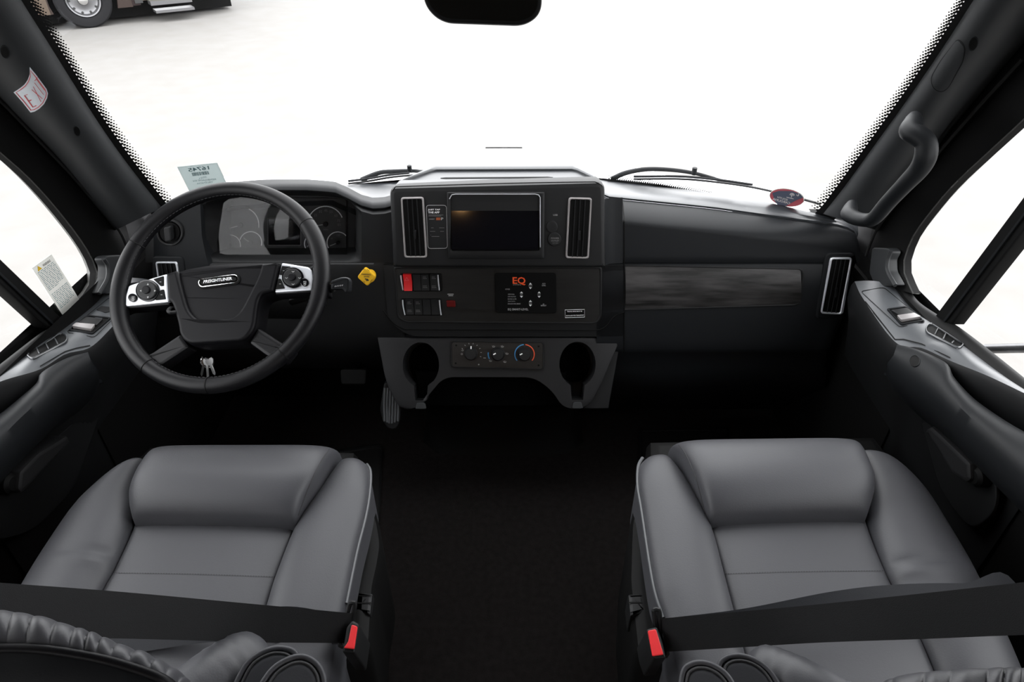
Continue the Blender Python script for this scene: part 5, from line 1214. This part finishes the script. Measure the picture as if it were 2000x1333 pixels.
m.build('small_print', ink_g, t, kind='stuff')

# ================================================================ OUTSIDE
hd_ = thing('hood', 'white hood of the vehicle seen below the windscreen', 'hood', (0, 2.7, 0.4))
m = MB(); rws = []
for i in range(16):
    u = i/15; y = 2.02+1.25*u; z = 0.77-0.30*u-0.05*u*u; hw = 0.86-0.14*u; row = []
    for j in range(21):
        a = -1+2*j/20; row.append(V((a*hw-0.03, y-0.10*a*a*(1+u), z-0.05*a*a-0.25*max(0, abs(a)-0.82)/0.18*0.5)))
    rws.append(row)
e = rws[-1]; rws.append([p+V((0, 0.06, -0.10)) for p in e]); rws.append([p+V((0, 0.07, -0.6)) for p in e]); m.grid(rws); m.build('panel', whitepaint, hd_)
m = MB(); pl_ = [V((x, 3.20, 0.448)) for x in np.linspace(-0.13, 0.05, 8)]; m.tube(pl_, 0.0035, 6); m.build('badge_edge', black, hd_)
m = MB(); m.add([(-1.0, 1.72, 0.70), (0.93, 1.72, 0.70), (0.9, 2.1, 0.745), (-0.97, 2.1, 0.745), (-0.9, 1.98, 0.70), (0.84, 1.98, 0.70), (0.84, 2.1, 0.70), (-0.9, 2.1, 0.70)], [(0, 1, 2, 3), (4, 5, 6, 7), (0, 1, 5, 4), (1, 2, 6, 5), (2, 3, 7, 6), (3, 0, 4, 7)]); m.build('cowl', whitepaint, hd_)
# exterior rail seen through the passenger window
er = thing('exterior_step_rail', 'grey metal rail outside the passenger window', 'rail', (1.35, 0.9, 0.2))
P1_, P2_ = onX(1925, 682, 1.30), onX(2010, 680, 1.32); dd_ = (P2_-P1_)
m = MB(); m.tube([P1_, P2_, P2_+dd_*4], 0.013, 10); m.build('bar', alloy, er)
m = MB(); m.tube([P1_, P1_+V((0, 0, -0.5))], 0.012, 8); m.tube([P2_+dd_*4, P2_+dd_*4+V((-0.1, 0, -0.5))], 0.012, 8); m.build('post', alloy, er)
# exterior mirror at the driver side
em = thing('door_mirror', 'tan and chrome exterior mirror outside the driver side of the windscreen', 'mirror', tuple(D(40, 60, 1.7)))
def slabD(a, mt, nm, par, th=0.03):
    PLn = Pl(D(50, 40, 1.75), (0.3, -0.95, 0.1)); m = MB(); m.prism(PLn, a, -th, 0.0, 0.004); return m.build(nm, mt, par)
slabD([(10, -40), (28, -10), (80, 78), (70, 84), (10, 10)], tan, 'housing', em)
PLm = Pl(D(50, 40, 1.745), (0.3, -0.95, 0.1)); m = MB(); m.prism(PLm, [(12, -10), (28, -6), (54, 34), (44, 44), (20, 12)], 0.0, 0.003); m.build('mirror_glass', chrome, em)
m = MB(); m.prism(PLm, [(55, 44), (62, 46), (74, 68), (68, 66)], 0.0, 0.003); m.build('chrome_strip', chrome, em)
m = MB(); m.tube([PLm(30, 0, -0.03), V((-1.12, 1.45, 1.5))], 0.015, 8); m.build('arm', black, em)

# the coach parked across the lot
GP = Pl((0, 0, GZ), (0, 0, 1))
Pa, Pb = GP(120, 60), GP(345, 36)
u_ = (Pb-Pa); u_.z = 0; u_.normalize(); nrm = V((u_.y, -u_.x, 0))
if nrm.y > 0: nrm = -nrm
rvx = thing('parked_motorhome', 'maroon and tan coach parked across the lot, top left outside', 'motorhome', tuple(Pa))
WCn = GP(180, 54)+V((0, 0, 0.50))
def rp(s, h, off=0.0): return V((WCn.x, WCn.y, GZ))+u_*s+V((0, 0, h))+nrm*off
def panel(s0, s1, h0, h1, mt, nm, off=0.0, th=0.1):
    a = [rp(s0, h0, off), rp(s1, h0, off), rp(s1, h1, off), rp(s0, h1, off)]; b = [p-nrm*th for p in a]
    m = MB(); m.add(a+b, [(0, 1, 2, 3), (4, 5, 6, 7), (0, 1, 5, 4), (1, 2, 6, 5), (2, 3, 7, 6), (3, 0, 4, 7)]); return m.build(nm, mt, rvx, smooth=False)
def arch(s0, s1, h0, h1, mt, nm, off=0.0):
    """side panel with a round wheel opening"""
    R_ = 0.60; pts = [(s0, h0)]
    a0 = math.asin((h0-0.5)/R_)
    for k in range(17):
        a = math.pi-a0+(-math.pi+2*a0)*k/16; pts.append((R_*math.cos(a), 0.5+R_*math.sin(a)))
    pts += [(s1, h0), (s1, h1), (s0, h1)]
    a = [rp(x, h, off) for x, h in pts]; b = [p-nrm*0.08 for p in a]; n = len(a); m = MB(); m.grid([a, b], 0, True); m.add(a, [tuple(range(n))]); m.build(nm, mt, rvx, smooth=False)
arch(-6, 0.85, 0.30, 1.3, brown, 'lower_side', 0.02)
panel(-6, -0.62, 0.30, 0.62, tan, 'skirt_panel', 0.035, 0.04); panel(-6, -0.62, 0.66, 0.70, ink, 'pinstripe', 0.03, 0.02); panel(-6, -0.70, 0.78, 1.05, maroon, 'side_stripe', 0.03, 0.02)
panel(-6, 3.0, 1.3, 3.4, brown, 'upper_side', 0.0, 2.4)
panel(0.85, 1.0, 0.32, 1.3, maroon, 'side_panel', 0.03); panel(1.0, 2.0, 0.40, 1.3, cream_paint, 'entry_door', 0.03); panel(2.0, 2.15, 0.4, 1.3, tan, 'side_panel', 0.03)
m = MB(); pts = [rp(s, 0.40+0.14*((s-2.05)/0.95)**2, 0.03-0.5*max(0, (s-2.5))**1.5) for s in np.linspace(2.05, 3.0, 10)]
m.grid([pts, [p+V((0, 0, 0.9)) for p in pts], [p+V((0, 0, 0.9))-nrm*2.3 for p in pts]]); m.add([pts[0], pts[-1], pts[-1]-nrm*2.0, pts[0]-nrm*2.0], [(0, 1, 2, 3)]); m.build('front_bumper', maroon, rvx)
panel(1.15, 1.95, 0.32, 0.40, alloy, 'entry_step', 0.25, 0.3); panel(1.2, 1.95, 0.18, 0.23, alloy, 'entry_step', 0.30, 0.3)
panel(0.9, 1.05, 0.36, 0.42, ink, 'step_bracket', 0.06, 0.05)
m = MB(); m.lathe(rp(-0.95, 0.86, 0.04), nrm, [(0, 0.03), (0.07, 0.025), (0.08, 0)], 14); m.build('marker_lamp', amber, rvx)
panel(-0.98, -0.88, 0.46, 0.66, mat('reflector', (0.75, 0.72, 0.55), 0.3), 'side_reflector', 0.05, 0.02)
m = MB(); m.lathe(WCn+nrm*0.02, nrm, [(0.30, -0.02), (0.33, 0.02), (0.40, 0.035), (0.47, 0.03), (0.50, 0.0), (0.505, -0.1), (0.505, -0.22), (0.45, -0.26)], 48); wl_ = m.build('tyre', tyre_m, rvx)
m = MB(); m.lathe(WCn+nrm*0.02, nrm, [(0, -0.015), (0.09, -0.015), (0.10, -0.05), (0.20, -0.07), (0.255, -0.05), (0.28, 0.01), (0.30, 0.02), (0.31, 0.0)], 40); m.build('wheel_disc', alloy, wl_)
m = MB(); m.lathe(WCn+nrm*0.02, nrm, [(0, 0.05), (0.05, 0.045), (0.085, 0.02), (0.09, -0.03)], 24); m.build('hub_cap', chrome, wl_)
e2 = V((0, 0, 1)); e1 = u_
for k in range(10):
    a = 2*math.pi*k/10; m = MB(); m.lathe(WCn+nrm*-0.03+(e1*math.cos(a)+e2*math.sin(a))*0.235, nrm, [(0.0, 0.015), (0.022, 0.012), (0.022, -0.02)], 8); m.build('wheel_nut', ink, wl_)
for s0 in (-5.2, -2.2): panel(s0, s0+2.0, 1.9, 2.7, blackgloss, 'side_window', 0.02, 0.03)
panel(-6.0, 2.9, 0.06, 0.34, black, 'underbody_shade', -0.45, 1.8); panel(-0.75, 0.75, 0.3, 1.25, black, 'wheel_well', -0.3, 0.5)  # black box added under the coach as its dark contact shadow, then the wheel well

# warm ceiling lamp in the coach behind the camera
_r = ray(900, 402); _q = _r-SP.n*2*_r.dot(SP.n); _P = SP(900, 402); _L = _P+_q*((2.085-_P.z)/_q.z)
for x, y, lab in ((_L.x, _L.y, 'small warm round ceiling lamp on the driver side'), (0.75, -2.6, 'small warm round ceiling lamp on the passenger side')):
    t = thing('ceiling_lamp', lab, 'lamp', (x, y, 2.1))
    m = MB(); m.lathe(V((x, y, 2.1)), (0, 0, -1), [(0.055, 0), (0.055, 0.012), (0.042, 0.014)], 24); m.build('lamp_rim', silver, t)
    m = MB(); m.lathe(V((x, y, 2.1)), (0, 0, -1), [(0.042, 0.008), (0.02, 0.012), (0.0, 0.012)], 24); m.build('diffuser', lampm, t)
